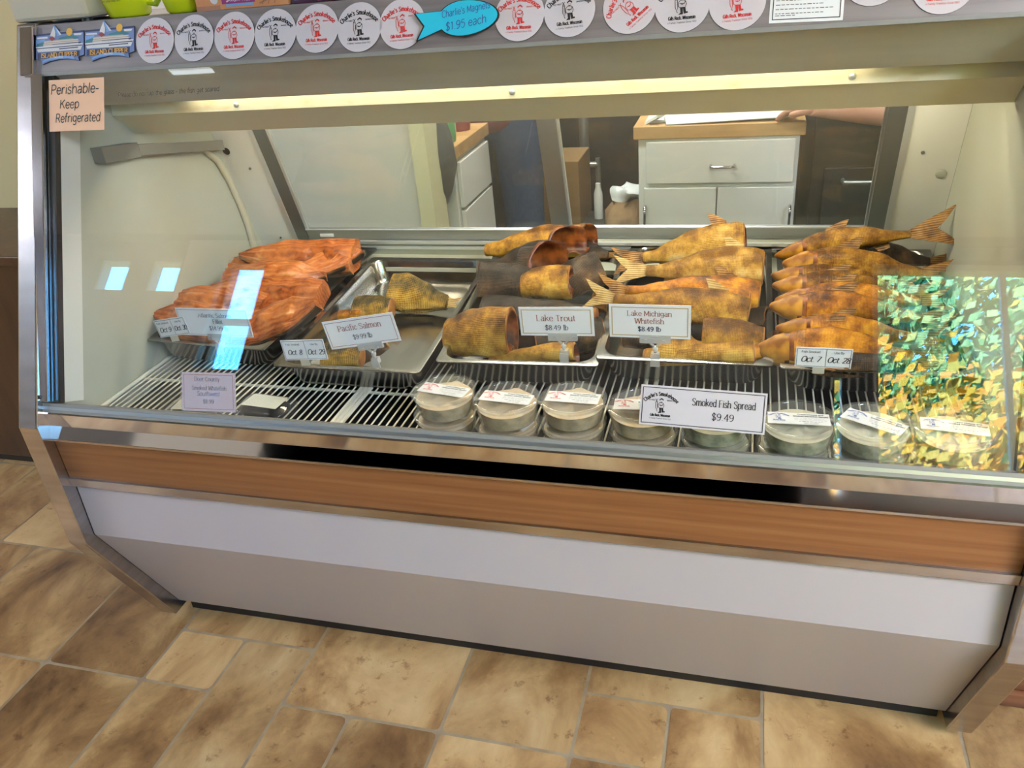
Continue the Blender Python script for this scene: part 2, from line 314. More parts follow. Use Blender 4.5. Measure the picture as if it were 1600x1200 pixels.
def logo(mb, F, u, v, r, m, skin):
    """round shop emblem: arched name, a man in boots carrying a fish, place name below"""
    G = F.sub(u, v, 0); s = r
    arctext(mb, G, "Charlie's Smokehouse", 0, -.55*s, 1.10*s, .27*s, 'slab', m, sx=.72)
    text(mb, G, 'THE FINEST', -.50*s, .26*s, .075*s, 'bold', m); text(mb, G, 'SMOKED FISH', .52*s, .28*s, .075*s, 'bold', m)
    P = lambda pts, mm, h=INK: poly(mb, G, [(x*s, y*s) for x, y in pts], mm, h)
    S = lambda pts, wd=.025: stroke(mb, G, [(x*s, y*s) for x, y in pts], wd*s, m, INK*1.5)
    disc(mb, G, .02*s, .31*s, .10*s, m, INK*1.1, ry=.085*s); disc(mb, G, .02*s, .25*s, .085*s, skin, INK*1.4, ry=.09*s)       # hair and face
    P([(-.09, .33), (.02, .42), (.13, .35), (.13, .31), (.02, .36), (-.09, .30)], m, INK*1.7)
    disc(mb, G, -.01*s, .26*s, .012*s, m, INK*1.7, 6); disc(mb, G, .05*s, .26*s, .012*s, m, INK*1.7, 6); S([(-.04, .21), (.02, .19), (.07, .22)], .02)
    S([(-.06, .17), (-.15, .08), (-.14, -.08), (-.07, -.12), (.12, -.12), (.17, .0), (.13, .13), (.07, .17), (-.06, .17)])       # shirt
    S([(-.10, .05), (.0, .0), (.10, .04)]); S([(.13, .12), (.06, .02), (-.04, .04)])
    S([(-.24, .30), (-.19, .20), (-.17, -.1), (-.21, -.26), (-.27, -.1), (-.28, .16), (-.24, .30)]); S([(-.30, .36), (-.24, .30), (-.18, .36)]) # fish on the shoulder
    S([(-.26, .2), (-.18, .18)], .015); S([(-.21, -.26), (-.18, -.32)])
    P([(-.08, -.12), (.03, -.12), (.03, -.33), (-.06, -.33)], m); P([(.03, -.12), (.13, -.12), (.16, -.31), (.06, -.31)], m)       # trousers and boots
    P([(-.15, -.39), (.03, -.39), (.04, -.31), (-.06, -.31)], m); P([(.06, -.37), (.24, -.34), (.22, -.28), (.08, -.29)], m)
    text(mb, G, 'Gills Rock, Wisconsin', 0, -.58*s, .185*s, 'slab', m, sx=.62)
    text(mb, G, 'A Family Tradition Since 1932', 0, -.73*s, .095*s, 'sans', m, maxw=1.15*s)
def quad_frame(tl, tr, bl):
    tl, tr, bl = V(tl), V(tr), V(bl); F = Fr((tr+bl)/2, tr-tl, tl-bl); return F, (tr-tl).length, abs((tl-bl).dot(F.y))
def card_slab(mb, F, W, H, m=0, t=.0012): mb.obox(F.p(0, 0, -t/2), F.x*W/2, F.y*H/2, F.n*t/2, m)
# ------------------------------------------------------------------ the room
def tile_material():
    m = mat('travertine_tile', (.45, .32, .2), .34); t = NT(m); co = t.coord('Object')
    at_ = t.n('ShaderNodeAttribute', attribute_name='tone')
    off = t.n('ShaderNodeVectorMath', operation='MULTIPLY_ADD'); t.l(at_.outputs['Color'], off.inputs[0]); off.inputs[1].default_value = (17, 31, 11); t.l(co, off.inputs[2])
    mp = t.n('ShaderNodeMapping'); t.l(off.outputs[0], mp.inputs[0]); mp.inputs['Scale'].default_value = (3.4, 2.0, 2)
    n1 = t.n('ShaderNodeTexNoise', i_Scale=1.3, i_Detail=9, i_Roughness=.62, i_Distortion=.5); t.l(mp.outputs[0], n1.inputs['Vector'])
    c1 = t.ramp(n1.outputs[0], [(.30, (.11, .050, .020)), (.43, (.28, .150, .058)), (.55, (.48, .30, .130)), (.72, (.66, .47, .24))])
    n2 = t.n('ShaderNodeTexNoise', i_Scale=26, i_Detail=4, i_Roughness=.7); t.l(off.outputs[0], n2.inputs['Vector'])
    pit = t.ramp(n2.outputs[0], [(.28, (.55, .45, .38)), (.40, (1, 1, 1)), (.66, (1, 1, 1)), (.74, (1.25, 1.25, 1.22))])
    mx = t.n('ShaderNodeMix', data_type='RGBA', blend_type='MULTIPLY'); mx.inputs[0].default_value = 1; t.l(c1, mx.inputs[6]); t.l(pit, mx.inputs[7])
    hs = t.n('ShaderNodeHueSaturation'); t.l(mx.outputs[2], hs.inputs['Color'])
    sp = t.n('ShaderNodeSeparateColor'); t.l(at_.outputs['Color'], sp.inputs[0])
    mr = t.n('ShaderNodeMapRange'); t.l(sp.outputs[0], mr.inputs[0]); mr.inputs[3].default_value = .86; mr.inputs[4].default_value = 1.16; t.l(mr.outputs[0], hs.inputs['Value'])
    t.l(hs.outputs[0], t.b.inputs['Base Color']); t.bump(n2.outputs[0], .12, .001)
    return m
M['tile'] = tile_material()
M['grout'] = noisy('grout', (.40, .31, .20), (.30, .22, .14), (20, 20, 20), .7)
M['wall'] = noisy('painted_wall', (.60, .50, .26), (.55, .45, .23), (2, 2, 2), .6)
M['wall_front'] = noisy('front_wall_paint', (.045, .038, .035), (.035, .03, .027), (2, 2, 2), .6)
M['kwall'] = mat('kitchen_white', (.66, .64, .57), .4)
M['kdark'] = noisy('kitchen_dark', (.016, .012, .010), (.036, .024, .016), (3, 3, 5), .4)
M['ceil'] = mat('ceiling_grey', (.32, .31, .31), .7)
M['cream_trim'] = mat('cream_trim', (.68, .64, .42), .5)
M['white_paint'] = mat('white_paint', (.74, .75, .74), .35)
XL, XR, YF, YB, ZC = -3.2, 3.4, -2.5, 2.7, 2.45
mb = MB(); tones = []
mb.face([(XL, YF, -.0015), (XR, YF, -.0015), (XR, YB, -.0015), (XL, YB, -.0015)], 1); tones.append(.5)
def tile(x0, y0, x1, y1):
    g = .0035; c = .012; x0 += g; y0 += g; x1 -= g; y1 -= g
    x0 = max(x0, XL); x1 = min(x1, XR); y0 = max(y0, YF); y1 = min(y1, YB)
    if x1-x0 < .03 or y1-y0 < .03: return
    j = lambda: c*random.uniform(.3, 1.3); a, b, d, e = j(), j(), j(), j()
    mb.face([(x0+a, y0, 0), (x1-b, y0, 0), (x1-b*.3, y0+b*.3, 0), (x1, y0+b, 0), (x1, y1-d, 0), (x1-d*.3, y1-d*.3, 0), (x1-d, y1, 0), (x0+e, y1, 0), (x0+e*.3, y1-e*.3, 0), (x0, y1-e, 0), (x0, y0+a, 0), (x0+a*.3, y0+a*.3, 0)], 0)
    tones.append(random.random())
P = 1.013
for k in range(-4, 5):
    for r in range(-4, 5):
        x = .025+P*k+(.5*P*(r % 2)); y = -.2+.74*r
        for (a, b, c_, d) in ((0, 0, .18, .157), (0, .157, .365, .37), (.18, -.22, .365, .157), (.365, 0, .735, .37), (.735, 0, 1.013, .37),
                              (0, -.37, .18, 0), (.18, -.37, .365, -.22), (.365, -.37, .53, 0), (.53, -.37, .735, 0), (.735, -.37, 1.013, 0)):
            tile(x+a, y+b, x+c_, y+d)
fl = struct(mb, 'floor', [M['tile'], M['grout']])
at_ = fl.data.attributes.new('tone', 'FLOAT_COLOR', 'FACE')
for k, tn in enumerate(tones): at_.data[k].color = (tn, (tn*7.13) % 1, (tn*3.77) % 1, 1)
struct(MB().box((XL-.1, YF-.12, ZC), (XR+.1, YB+.1, ZC+.12)), 'ceiling', M['ceil'])
struct(MB().box((XL-.1, YF-.12, 0), (XL, YB+.1, ZC)), 'wall_left', M['wall'])
struct(MB().box((XR, YF-.12, 0), (XR+.1, YB+.1, ZC)), 'wall_right', M['wall'])
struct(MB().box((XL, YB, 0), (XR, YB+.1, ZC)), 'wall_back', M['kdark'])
# the shop front behind the photographer, with its windows
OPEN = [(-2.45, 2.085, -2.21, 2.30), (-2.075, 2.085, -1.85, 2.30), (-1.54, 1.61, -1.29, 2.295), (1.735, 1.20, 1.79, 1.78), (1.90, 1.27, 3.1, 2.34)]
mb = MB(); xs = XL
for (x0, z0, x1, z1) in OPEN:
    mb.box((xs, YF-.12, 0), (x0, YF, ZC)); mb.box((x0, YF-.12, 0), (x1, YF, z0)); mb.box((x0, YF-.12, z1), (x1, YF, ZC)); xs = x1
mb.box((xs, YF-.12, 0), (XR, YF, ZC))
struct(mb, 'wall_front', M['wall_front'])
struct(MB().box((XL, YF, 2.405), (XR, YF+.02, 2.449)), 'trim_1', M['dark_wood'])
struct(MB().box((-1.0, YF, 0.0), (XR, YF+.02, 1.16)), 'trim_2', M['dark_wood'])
for k, (x0, z0, x1, z1) in enumerate(OPEN):
    mb = MB(); t = .012 if k < 4 else .03
    for b in (((x0, YF-.1, z0), (x0+t, YF-.04, z1)), ((x1-t, YF-.1, z0), (x1, YF-.04, z1)), ((x0+t, YF-.1, z0), (x1-t, YF-.04, z0+t)), ((x0+t, YF-.1, z1-t), (x1-t, YF-.04, z1))): mb.box(*b)
    if k == 2: mb.box((x0+t, YF-.09, 1.92), (x1-t, YF-.05, 1.948))
    if k == 4: mb.box((2.445, YF-.09, z0+t), (2.468, YF-.06, z1-t))
    wnd = struct(mb, 'window_%d' % (k+1), M['white_paint'])
    pn = MB().box((x0+t, YF-.072, z0+t), (x1-t, YF-.068, z1-t)).build('pane', M['pane'], wnd)
mb = MB(); a0, b0, c0, d0 = OPEN[2]
for b in (((-1.80, YF, 0), (a0, YF+.04, 2.40)), ((b0, YF, 0), (-1.02, YF+.04, 2.40)), ((a0, YF, 0), (b0, YF+.04, b0*0+OPEN[2][1])), ((a0, YF, d0), (b0, YF+.04, 2.40))): mb.box(*b)
struct(mb, 'door_1', M['white_paint'])
MB().tube([(-1.10, YF+.04, 1.0), (-1.10, YF+.09, 1.0), (-1.20, YF+.09, 1.0)], .01).build('door_handle', M['chrome'], bpy.data.objects['door_1'], smooth=60)
# outdoors
struct(MB().box((-14, -22, -.25), (16, YF-.12, -.15)), 'ground', noisy('grass', (.05, .09, .02), (.12, .14, .04), (3, 3, 3), .9))
M['bark'] = noisy('bark', (.16, .12, .09), (.30, .26, .22), (8, 8, 2), .8)
def leafmat(n, a, b, c):
    m = mat(n, a, .55); t = NT(m); g = t.n('ShaderNodeNewGeometry'); t.l(t.ramp(g.outputs['Random Per Island'], [(0, a), (.5, b), (1, c)]), t.b.inputs['Base Color'])
    t.b.inputs['Transmission Weight'].default_value = 0
    return m
M['leaf_gold'] = leafmat('gold_leaves', (.66, .26, .02), (.70, .46, .04), (.55, .50, .10))
M['leaf_green'] = leafmat('green_leaves', (.03, .16, .06), (.14, .40, .20), (.36, .46, .14))
M['leaf_dark'] = leafmat('dark_leaves', (.02, .06, .03), (.05, .11, .05), (.10, .16, .05))
def tree(x, y, h, rad, n, ls, lm, label, seed, name='tree', low=.22):
    rr = random.Random(seed); t = thing(name, label, 'tree', (x, y, -.15), 'trees outside the shop window')
    mb = MB(); mb.tube([(x, y, -.15), (x+.1, y, h*.35), (x, y+.1, h*.7), (x+.1, y, h)], [.12, .09, .06, .02], 0, 10)
    tips = []
    for k in range(22):
        z = h*rr.uniform(low, .92); a = rr.uniform(0, 6.28); L = rad*rr.uniform(.45, 1.)
        p1 = V((x+.4*L*math.cos(a), y+.4*L*math.sin(a), z+.15)); p2 = V((x+L*math.cos(a), y+L*math.sin(a), z+rr.uniform(.1, .5)))
        mb.tube([(x+.04, y, z), p1, p2], [.03, .018, .006], 0, 6); tips += [p1, p2, (p1+p2)/2]
    mb.build('trunk', M['bark'], t, smooth=60)
    lb = MB()
    for k in range(n):
        c = rr.choice(tips)+V((rr.gauss(0, .26), rr.gauss(0, .26), rr.gauss(0, .24)))
        d = V((rr.gauss(0, 1), rr.gauss(0, 1)+.6, rr.gauss(0, .8))).normalized(); q = d.orthogonal().normalized(); e = d.cross(q); s = rr.uniform(*ls)
        lb.face([c-q*s, c-e*s*.55, c+q*s, c+e*s*.55])
    lb.build('foliage', lm, t)
tree(2.75, -4.7, 2.2, .85, 5000, (.03, .065), M['leaf_gold'], 'golden autumn tree nearest the shop window', 3, low=.58)
tree(2.7, -6.9, 5.2, 1.3, 4600, (.04, .085), M['leaf_green'], 'green tree behind the golden one, left of window', 5, low=.5)
tree(4.7, -7.2, 5.2, 1.5, 6000, (.045, .09), M['leaf_green'], 'green tree behind the golden one, right of window', 9, low=.45)
tree(3.2, -9.4, 4.9, 2.4, 4800, (.09, .17), M['leaf_dark'], 'dark evergreen tree added farthest back to block sky behind the green trees', 14, 'tree', .05)  # backing tree added to stop sky showing through the crowns
# one small shop lamp, plus unseen fill lights added for shop and kitchen
M['diffuser'] = mat('fill_diffuser', (.9, .9, .9), .5, emit=(.84, .91, 1.08), est=62.0)
M['kfill_diffuser'] = mat('kitchen_fill_diffuser', (.9, .9, .9), .5, emit=(1, .95, .86), est=34.0)
def ceiling_and_fill_light(x, y, wx, wy, label, m):
    t = thing('ceiling_and_fill_light', label, 'light', (x, y, ZC-.001))
    f = MB()
    for (a, b) in (((-wx/2-.02, -wy/2-.02), (wx/2+.02, -wy/2)), ((-wx/2-.02, wy/2), (wx/2+.02, wy/2+.02)), ((-wx/2-.02, -wy/2), (-wx/2, wy/2)), ((wx/2, -wy/2), (wx/2+.02, wy/2))):
        f.box((x+a[0], y+a[1], ZC-.05), (x+b[0], y+b[1], ZC-.001))
    f.build('frame', M['white_paint'], t)
    MB().box((x-wx/2, y-wy/2, ZC-.045), (x+wx/2, y+wy/2, ZC-.015)).build('diffuser', m, t)
M['small_diffuser'] = mat('small_lamp_diffuser', (.9, .9, .9), .5, emit=(.80, .92, 1.0), est=7.0)
ceiling_and_fill_light(-.86, -.83, .20, .60, 'small fluorescent ceiling light over the left end of the case', M['small_diffuser'])
ceiling_and_fill_light(3.0, -1.75, .60, 1.2, 'large added fill light on the ceiling in the right corner near the shop window', M['diffuser'])  # unseen lamp added to brighten the shop and case front
ceiling_and_fill_light(-2.90, -1.35, .56, 1.0, 'large added fill light on the ceiling in the left corner near the door lites', M['diffuser'])  # second unseen lamp added as shop fill
ceiling_and_fill_light(.7, 1.75, 1.2, .4, 'long added fill light on the ceiling over the kitchen floor', M['kfill_diffuser'])  # unseen lamp added to brighten the kitchen
ceiling_and_fill_light(.85, .62, 1.2, .3, 'long added fill light on the ceiling above the back of the case', M['kfill_diffuser'])  # unseen lamp added to light the partition and cabinet fronts
# ------------------------------------------------------------------ the kitchen seen through the rear doors
struct(MB().box((-.62, 1.0, 0), (.377, 1.08, ZC)), 'wall_inner', M['kwall'])
struct(MB().box((XL, 1.0, 0), (-.62, 1.08, ZC)), 'wall_rear', M['wall'])
struct(MB().box((.377, .985, 0), (.423, 1.095, ZC)), 'trim_3', M['cream_trim'])
def cabinet(name, label, lo, hi, face, over, panels, handles, top_z=.90):
    t = thing(name, label, 'cabinet', ((lo[0]+hi[0])/2, (lo[1]+hi[1])/2, 0))
    MB().box((lo[0], lo[1], .08), (hi[0], hi[1], top_z-.04)).build('body', M['white_paint'], t, bevel=.002)
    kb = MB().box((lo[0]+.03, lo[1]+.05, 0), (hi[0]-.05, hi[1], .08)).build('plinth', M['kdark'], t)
    MB().box((lo[0]-over, lo[1]-over, top_z-.04), (hi[0]+over, hi[1]+over, top_z)).build('worktop', M['butcher'], t, bevel=.003)
    for nm, a, b in panels:
        d = MB().box(a, b).build(nm, M['white_paint'], t, bevel=.0025)
        for ha, hb, hn in handles:
            mid = (V(ha)+V(hb))/2
            if all(V(a)[i]-.06 <= mid[i] <= V(b)[i]+.06 for i in range(3)):
                v = V(hb)-V(ha); n_ = V(hn)
                MB().tube([V(ha)-n_*.001, V(ha)+n_*.022, V(ha)+v*.15+n_*.028, V(ha)+v*.85+n_*.028, V(hb)+n_*.022, V(hb)-n_*.001], .0045, 0, 8).build('handle', M['chrome'], d, smooth=60)
    return t
cy = 1.371
cabinet('kitchen_cabinet', 'white cabinet with wooden worktop and wide drawer behind the rear doors', (.982, cy, 0), (1.463, 1.95, 0), 'y', .014,
        [('drawer', (1.008, cy-.018, .722), (1.452, cy-.001, .852)), ('door', (1.0, cy-.018, .12), (1.226, cy-.001, .708)), ('door', (1.230, cy-.018, .12), (1.458, cy-.001, .708))],
        [((1.207, cy-.018, .778), (1.277, cy-.018, .778), (0, -1, 0)), ((1.006, cy-.018, .575), (1.006, cy-.018, .65), (0, -1, 0)), ((1.448, cy-.018, .575), (1.448, cy-.018, .65), (0, -1, 0))])
cabinet('kitchen_cabinet', 'white cabinet turned sideways beside the cream trimmed partition', (-.1, 1.16, 0), (.436, 1.50, 0), 'x', .014,
        [('drawer', (.437, 1.18, .70), (.452, 1.487, .845)), ('door', (.437, 1.18, .12), (.452, 1.487, .69))],
        [((.452, 1.30, .50), (.452, 1.30, .575), (1, 0, 0))])
tag(MB().box((1.0, 1.40, .902), (1.44, 1.66, .906)).obox((1.03, 1.40, .914), (.02, -.012, .012), (.01, .02, 0), (0, .001, .004)).obox((1.25, 1.42, .915), (.19, .01, .004), (-.01, .05, .008), (0, 0, .001)).build('wrapping_paper', mat('wrap', (.72, .74, .72), .4), origin=(1.22, 1.5, .902)),
    'white wrapping paper spread on the wooden worktop', 'paper')
def crumple(mb, amp, fr):
    for k, p in enumerate(mb.v): mb.v[k] = p+amp*noise.noise_vector(p*fr)
# carton, bag, bin, pipe, dark cooker
t = thing('cardboard_box', 'tall brown cardboard box standing in the kitchen', 'box', (.55, 2.12, 0))
MB().box((.452, 2.0, 0), (.66, 2.25, .645)).build('carton', noisy('cardboard', (.26, .15, .06), (.30, .18, .08), (4, 4, 4), .8), t, bevel=.004)
MB().box((.545, 1.999, .1), (.565, 2.001, .645)).build('tape', mat('tape', (.38, .26, .12), .3), t)
tag(MB().box((.456, 2.02, .6465), (.50, 2.08, .672)).build('sponge', mat('sponge_yellow', (.75, .66, .2), .8), origin=(.478, 2.05, .6465), bevel=.004), 'pale yellow sponge on top of the cardboard box', 'sponge')
t = thing('kitchen_appliance', 'black appliance in the shade right of the drawer cabinet', 'appliance', (1.75, 1.9, 0))
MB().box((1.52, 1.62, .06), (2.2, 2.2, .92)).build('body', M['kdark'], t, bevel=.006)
MB().box((1.56, 1.60, .2), (2.16, 1.619, .70)).build('front_door', mat('range_door', (.03, .026, .026), .25), t, bevel=.004)
MB().tube([(1.62, 1.6, .66), (1.62, 1.565, .66), (2.1, 1.565, .66), (2.1, 1.6, .66)], .008).build('handle', M['alu_dark'], t, smooth=60)
MB().box((1.56, 1.64, 0), (2.16, 2.2, .06)).build('plinth', M['black'], t)
mb = MB(); mb.tube([(.60, 2.45, 0), (.60, 2.45, 1.2)], .022, 0, 12); mb.tube([(.66, 2.45, 0), (.66, 2.45, .55)], .012, 0, 10); mb.tube([(.60, 2.45, .52), (.66, 2.45, .52)], .014, 0, 10)
tag(mb.build('drain_pipe', M['alu'], smooth=60, origin=(.6, 2.45, 0)), 'grey vertical pipes against the dark back wall', 'pipe')
t = thing('low_bench', 'dark low bench beside the drawer cabinet', 'bench', (.8, 1.75, 0))
MB().box((.70, 1.6, .40), (.95, 2.0, .44)).build('seat', M['kdark'], t, bevel=.003)
for x in (.715, .935):
    for y in (1.62, 1.98): MB().box((x-.012, y-.012, 0), (x+.012, y+.012, .40)).build('leg', M['kdark'], t)
mb = MB().lathe([(.0, 0), (.018, 0), (.018, .10), (.010, .125), (.010, .14), (0, .14)], (.755, 1.9, .4405), 16)
tag(mb.build('bottle', mat('bottle_white', (.7, .72, .72), .3), smooth=50, origin=(.755, 1.9, .4405)), 'white plastic bottle on the low dark bench', 'bottle')
mb = MB()
mb.lathe([(0, 0), (.055, .0), (.075, .03), (.07, .08), (.045, .115), (.05, .13), (.03, .125), (0, .10)], (.885, 1.72, .4425), 22)
crumple(mb, .018, 28)
b = mb.build('paper_bag', noisy('kraft', (.30, .18, .09), (.40, .26, .14), (18, 18, 18), .8, bump=.6), smooth=40, origin=(.885, 1.72, .4405)); tag(b, 'crumpled brown paper bag on the low dark bench', 'bag')
mb = MB().ball((.895, 1.715, .60), .055, .045, .026, 0, 20); crumple(mb, .035, 22)
b = mb.build('plastic_bag', noisy('film', (.7, .74, .76), (.5, .54, .58), (20, 20, 20), .25, bump=.8), smooth=60, origin=(.895, 1.715, .572)); tag(b, 'white plastic bag crumpled on top of the brown bag', 'bag')
t = thing('refuse_bag', 'dark grey bag hanging in front of the sideways cabinet', 'bag', (.41, 1.13, .74))
mb = MB()
mb.lathe([(0, -.13), (.03, -.125), (.052, -.08), (.058, 0), (.052, .08), (.04, .13), (.045, .17), (.02, .18), (0, .17)], (.395, 1.128, .86), 14)
crumple(mb, .02, 18)
b = mb.build('sack', noisy('bin_liner', (.07, .07, .07), (.12, .12, .12), (12, 12, 12), .3, bump=.7), t, smooth=60)
MB().tube([(.395, 1.11, 1.03), (.395, 1.09, 1.06), (.395, 1.097, 1.09)], .004).build('hook', M['alu'], t)
for (x, y, c, nm, lb) in ((.40, 1.22, (.1, .3, .12), 'jar', 'small green jar at the front of the sideways cabinet'), (.37, 1.31, (.55, .48, .2), 'jar', 'small yellow jar in the middle of the sideways cabinet'), (.39, 1.40, (.25, .05, .05), 'jar', 'small dark red jar farthest back on the sideways cabinet')):
    tg = thing(nm, lb, 'jar', (x, y, .901), 'jars on the sideways cabinet')
    MB().lathe([(0, 0), (.03, 0), (.032, .01), (.032, .06), (.024, .07), (0, .07)], (x, y, .901), 16).build('body', mat('jar_glaze', c, .3), tg, smooth=50)
    MB().lathe([(0, .07), (.026, .07), (.026, .085), (0, .085)], (x, y, .901), 16).build('lid', M['alu_light'], tg, smooth=40)
# furniture on either side of the case
t = thing('wooden_cabinet', 'dark brown wooden cabinet left of the display case', 'cabinet', (-1.0, .8, 0))
MB().box((-2.0, .52, .05), (-.28, 1.0-.02, .74)).build('body', M['dark_wood'], t, bevel=.004)
MB().box((-2.03, .50, .74), (-.26, .985, .77)).build('top', M['dark_wood'], t, bevel=.004)
MB().box((-1.98, .56, 0), (-.30, .97, .05)).build('plinth', M['black'], t)
t = thing('wooden_counter', 'reddish wooden counter right of the display case', 'counter', (2.5, .35, 0))
MB().box((1.815, .10, .0), (3.3, .62, .86)).build('body', M['red_wood'], t, bevel=.003)
MB().box((1.81, .082, 0), (3.3, .099, .035)).build('baseboard', M['red_wood'], t, bevel=.004)
MB().box((1.81, .07, .86), (3.32, .64, .90)).build('worktop', M['red_wood'], t, bevel=.004)
# ------------------------------------------------------------------ the refrigerated display case
L = 1.74
G0 = (-.1505, .6907); gd = (.4132, .9106); gn = (-.9106, .4132); GLEN = .6515
def gp(s, h=0): return (G0[0]+gd[0]*s+gn[0]*h, G0[1]+gd[1]*s+gn[1]*h)
def strip(a, b, t):                         # outline of a sheet from a to b with thickness t behind it
    d = V((b[0]-a[0], b[1]-a[1])).normalized(); n = (-d.y*t, d.x*t)
    return [a, b, (b[0]+n[0], b[1]+n[1]), (a[0]+n[0], a[1]+n[1])]
CASE = thing('display_case', 'long refrigerated glass-fronted case with white and wood-banded front', 'display case', (L/2, .3, 0))
def part(mb, name, m, **k): return mb.build(name, m, CASE, **k)
# end panels and their metal trims
OUT = [(.155, 1.368), (.110, 1.2735), (-.178, .668), (-.178, .378), (-.022, .028)]
INN = [(.205, 1.368), (.160, 1.2635), (-.125, .655), (-.125, .392), (.03, .028)]
SIDE = [(.205, 1.366), (.160, 1.2635), (-.125, .655), (-.125, .392), (.03, .03), (.72, .03), (.72, .75), (.50, 1.366)]
for x0, x1 in ((-.045, 0), (L, L+.045)):
    part(MB().prism([q for q in OUT]+INN[::-1], x0, x1), 'end_trim', M['trim'], bevel=.003)
    part(MB().prism(SIDE, x0+.008, x1-.004), 'end_panel', M['white_panel'])
# front: chrome bumper, wood band, strip, folded white panel, kick plate
part(MB().prism([(-.1505, .6907), (-.1525, .6880), (-.1465, .657), (-.1575, .6327), (-.125, .6327), (-.125, .6907)], 0, L), 'bumper', mat('bumper_chrome', (.60, .57, .56), .06, 1.))
part(MB().prism([(-.1590, .6330), (-.1590, .6285), (-.13, .6285), (-.13, .6330)], 0, L), 'band_edge', M['trim'])
part(MB().prism([(-.152, .6285), (-.152, .5357), (-.13, .5357), (-.13, .6285)], .001, L-.001), 'wood_band', M['wood_band'])
part(MB().prism([(-.1575, .5357), (-.1535, .513), (-.13, .513), (-.13, .5357)], .0005, L-.0005), 'trim_strip', M['trim'], bevel=.001)
part(MB().prism([(-.1450, .513), (-.1495, .3836), (0, .055), (.015, .055), (-.134, .388), (-.13, .513)], .0015, L-.0015), 'front_panel', M['white_panel'])
part(MB().box((.004, .030, .002), (L-.004, .05, .058)), 'kick_plate', M['black'])
part(MB().prism([(.02, .06), (.70, .06), (.70, .58), (-.11, .58), (-.11, .40)], .004, L-.004), 'chassis', M['black'])
for x in (.12, L-.12):
    for y in (.12, .62): part(MB().lathe([(0, 0), (.022, 0), (.022, .02), (.012, .025), (.012, .062), (0, .062)], (x, y, 0), 14), 'foot', M['black'], smooth=40)
# glass and what holds it
part(MB().prism([gp(0), gp(.0185), gp(.0185, -.02), gp(0, -.03)], 0, L), 'gasket', M['gasket'])
part(MB().prism([gp(.006, .0012), gp(.012, .0012), gp(.012, 0), gp(.006, 0)], 0, L), 'gasket_bead', M['alu'])
PANE = part(MB().prism([gp(.018, 0), gp(GLEN, 0), gp(GLEN, -.005), gp(.018, -.005)], .004, L-.004), 'glass_pane', M['glass'])
for x0, x1, g0, g1 in ((-.006, .020, .020, .036), (L-.020, L+.006, L-.036, L-.020)):
    part(MB().prism([gp(.022, .009), gp(GLEN-.004, .009), gp(GLEN-.004, .0005), gp(.022, .0005)], x0, x1), 'glass_channel', M['chrome'], bevel=.0015)
    part(MB().prism([gp(.02, -.0055), gp(GLEN, -.0055), gp(GLEN, -.018), gp(.02, -.018)], g0, g1), 'channel_gasket', M['darkgasket'])
part(MB().box((-.001, gp(.035, .009)[0]-.004, gp(.035)[1]-.004), (.006, gp(.035, .009)[0]+.004, gp(.035)[1]+.003)), 'channel_screw', M['darkgasket'])
RB = (.1187, 1.284); RT = (.1568, 1.3635)
part(MB().prism([RB, RT, (.185, 1.3635), (.150, 1.284)], 0, L), 'top_rail', M['rail'])
part(MB().prism([(RB[0]-.0015, RB[1]), (RB[0]-.0045, RB[1]-.006), gp(GLEN-.004, .0006), (.150, 1.274), (.150, 1.284)], 0, L), 'rail_seal', M['gasket'])
for x0, x1 in ((-.031, -.0005), (L+.0005, L+.031)): part(MB().prism([(RB[0]-.012, RB[1]-.003), (RT[0]-.012, RT[1]), (.19, 1.3640), (.150, 1.281)], x0, x1), 'rail_cap', M['chrome'], bevel=.003)
part(MB().box((-.04, .158, 1.3455), (L+.04, .56, 1.3630)), 'top_shelf', M['rail'])
# inside: canopy, lamp, header
xi0, xi1 = .031, L-.016
part(MB().prism(strip((.1255, 1.2765), (.215, 1.206), .0015), xi0, xi1), 'canopy', M['canopy'])
part(MB().prism([(.246, 1.179), (.250, 1.2025), (.2525, 1.2025), (.2485, 1.179)], xi0, xi1), 'lamp_flange', M['flange'])
part(MB().prism([(.2485, 1.1795), (.30, 1.131), (.46, 1.25), (.45, 1.345), (.27, 1.345), (.2525, 1.2025)], xi0, xi1), 'lamp_header', M['header'])
for x in (.33, .90, 1.47): part(MB().lathe([(0, .004), (.0035, .0035), (.0055, .001), (.006, 0)], CASE.location, 12), 'screw', M['alu_light'], smooth=60).matrix_local = Matrix.Translation(V((x, .2470, 1.1905))-CASE.location)@Matrix.Rotation(math.radians(90), 4, 'X')
M['tube'] = mat('fluorescent_and_fill_tube', (1, 1, 1), .3, emit=(1, .90, .66), est=9.0)
M['fill_tube'] = mat('inner_fill_tube', (1, 1, 1), .3, emit=(1, .91, .70), est=34.0)  # second tube, unseen, added to light the food
for (y, z, r, m, a, b) in ((.222, 1.232, .0095, M['tube'], .22, L-.24), (.375, 1.168, .012, M['fill_tube'], .20, L-.09)):
    tb = MB().tube([(a, y, z), (b, y, z)], r, 0, 12); part(tb, 'fluorescent_and_fill_tube', m, smooth=60)
    for x in (a, b): part(MB().box((x-.012, y-.013, z-.013), (x+.012, y+.013, z+.02)), 'lamp_holder', M['white_paint'], bevel=.002)
part(MB().prism([(.335, 1.185), (.415, 1.185), (.415, 1.192), (.335, 1.192)], xi0, xi1), 'lamp_reflector', M['white_paint'])
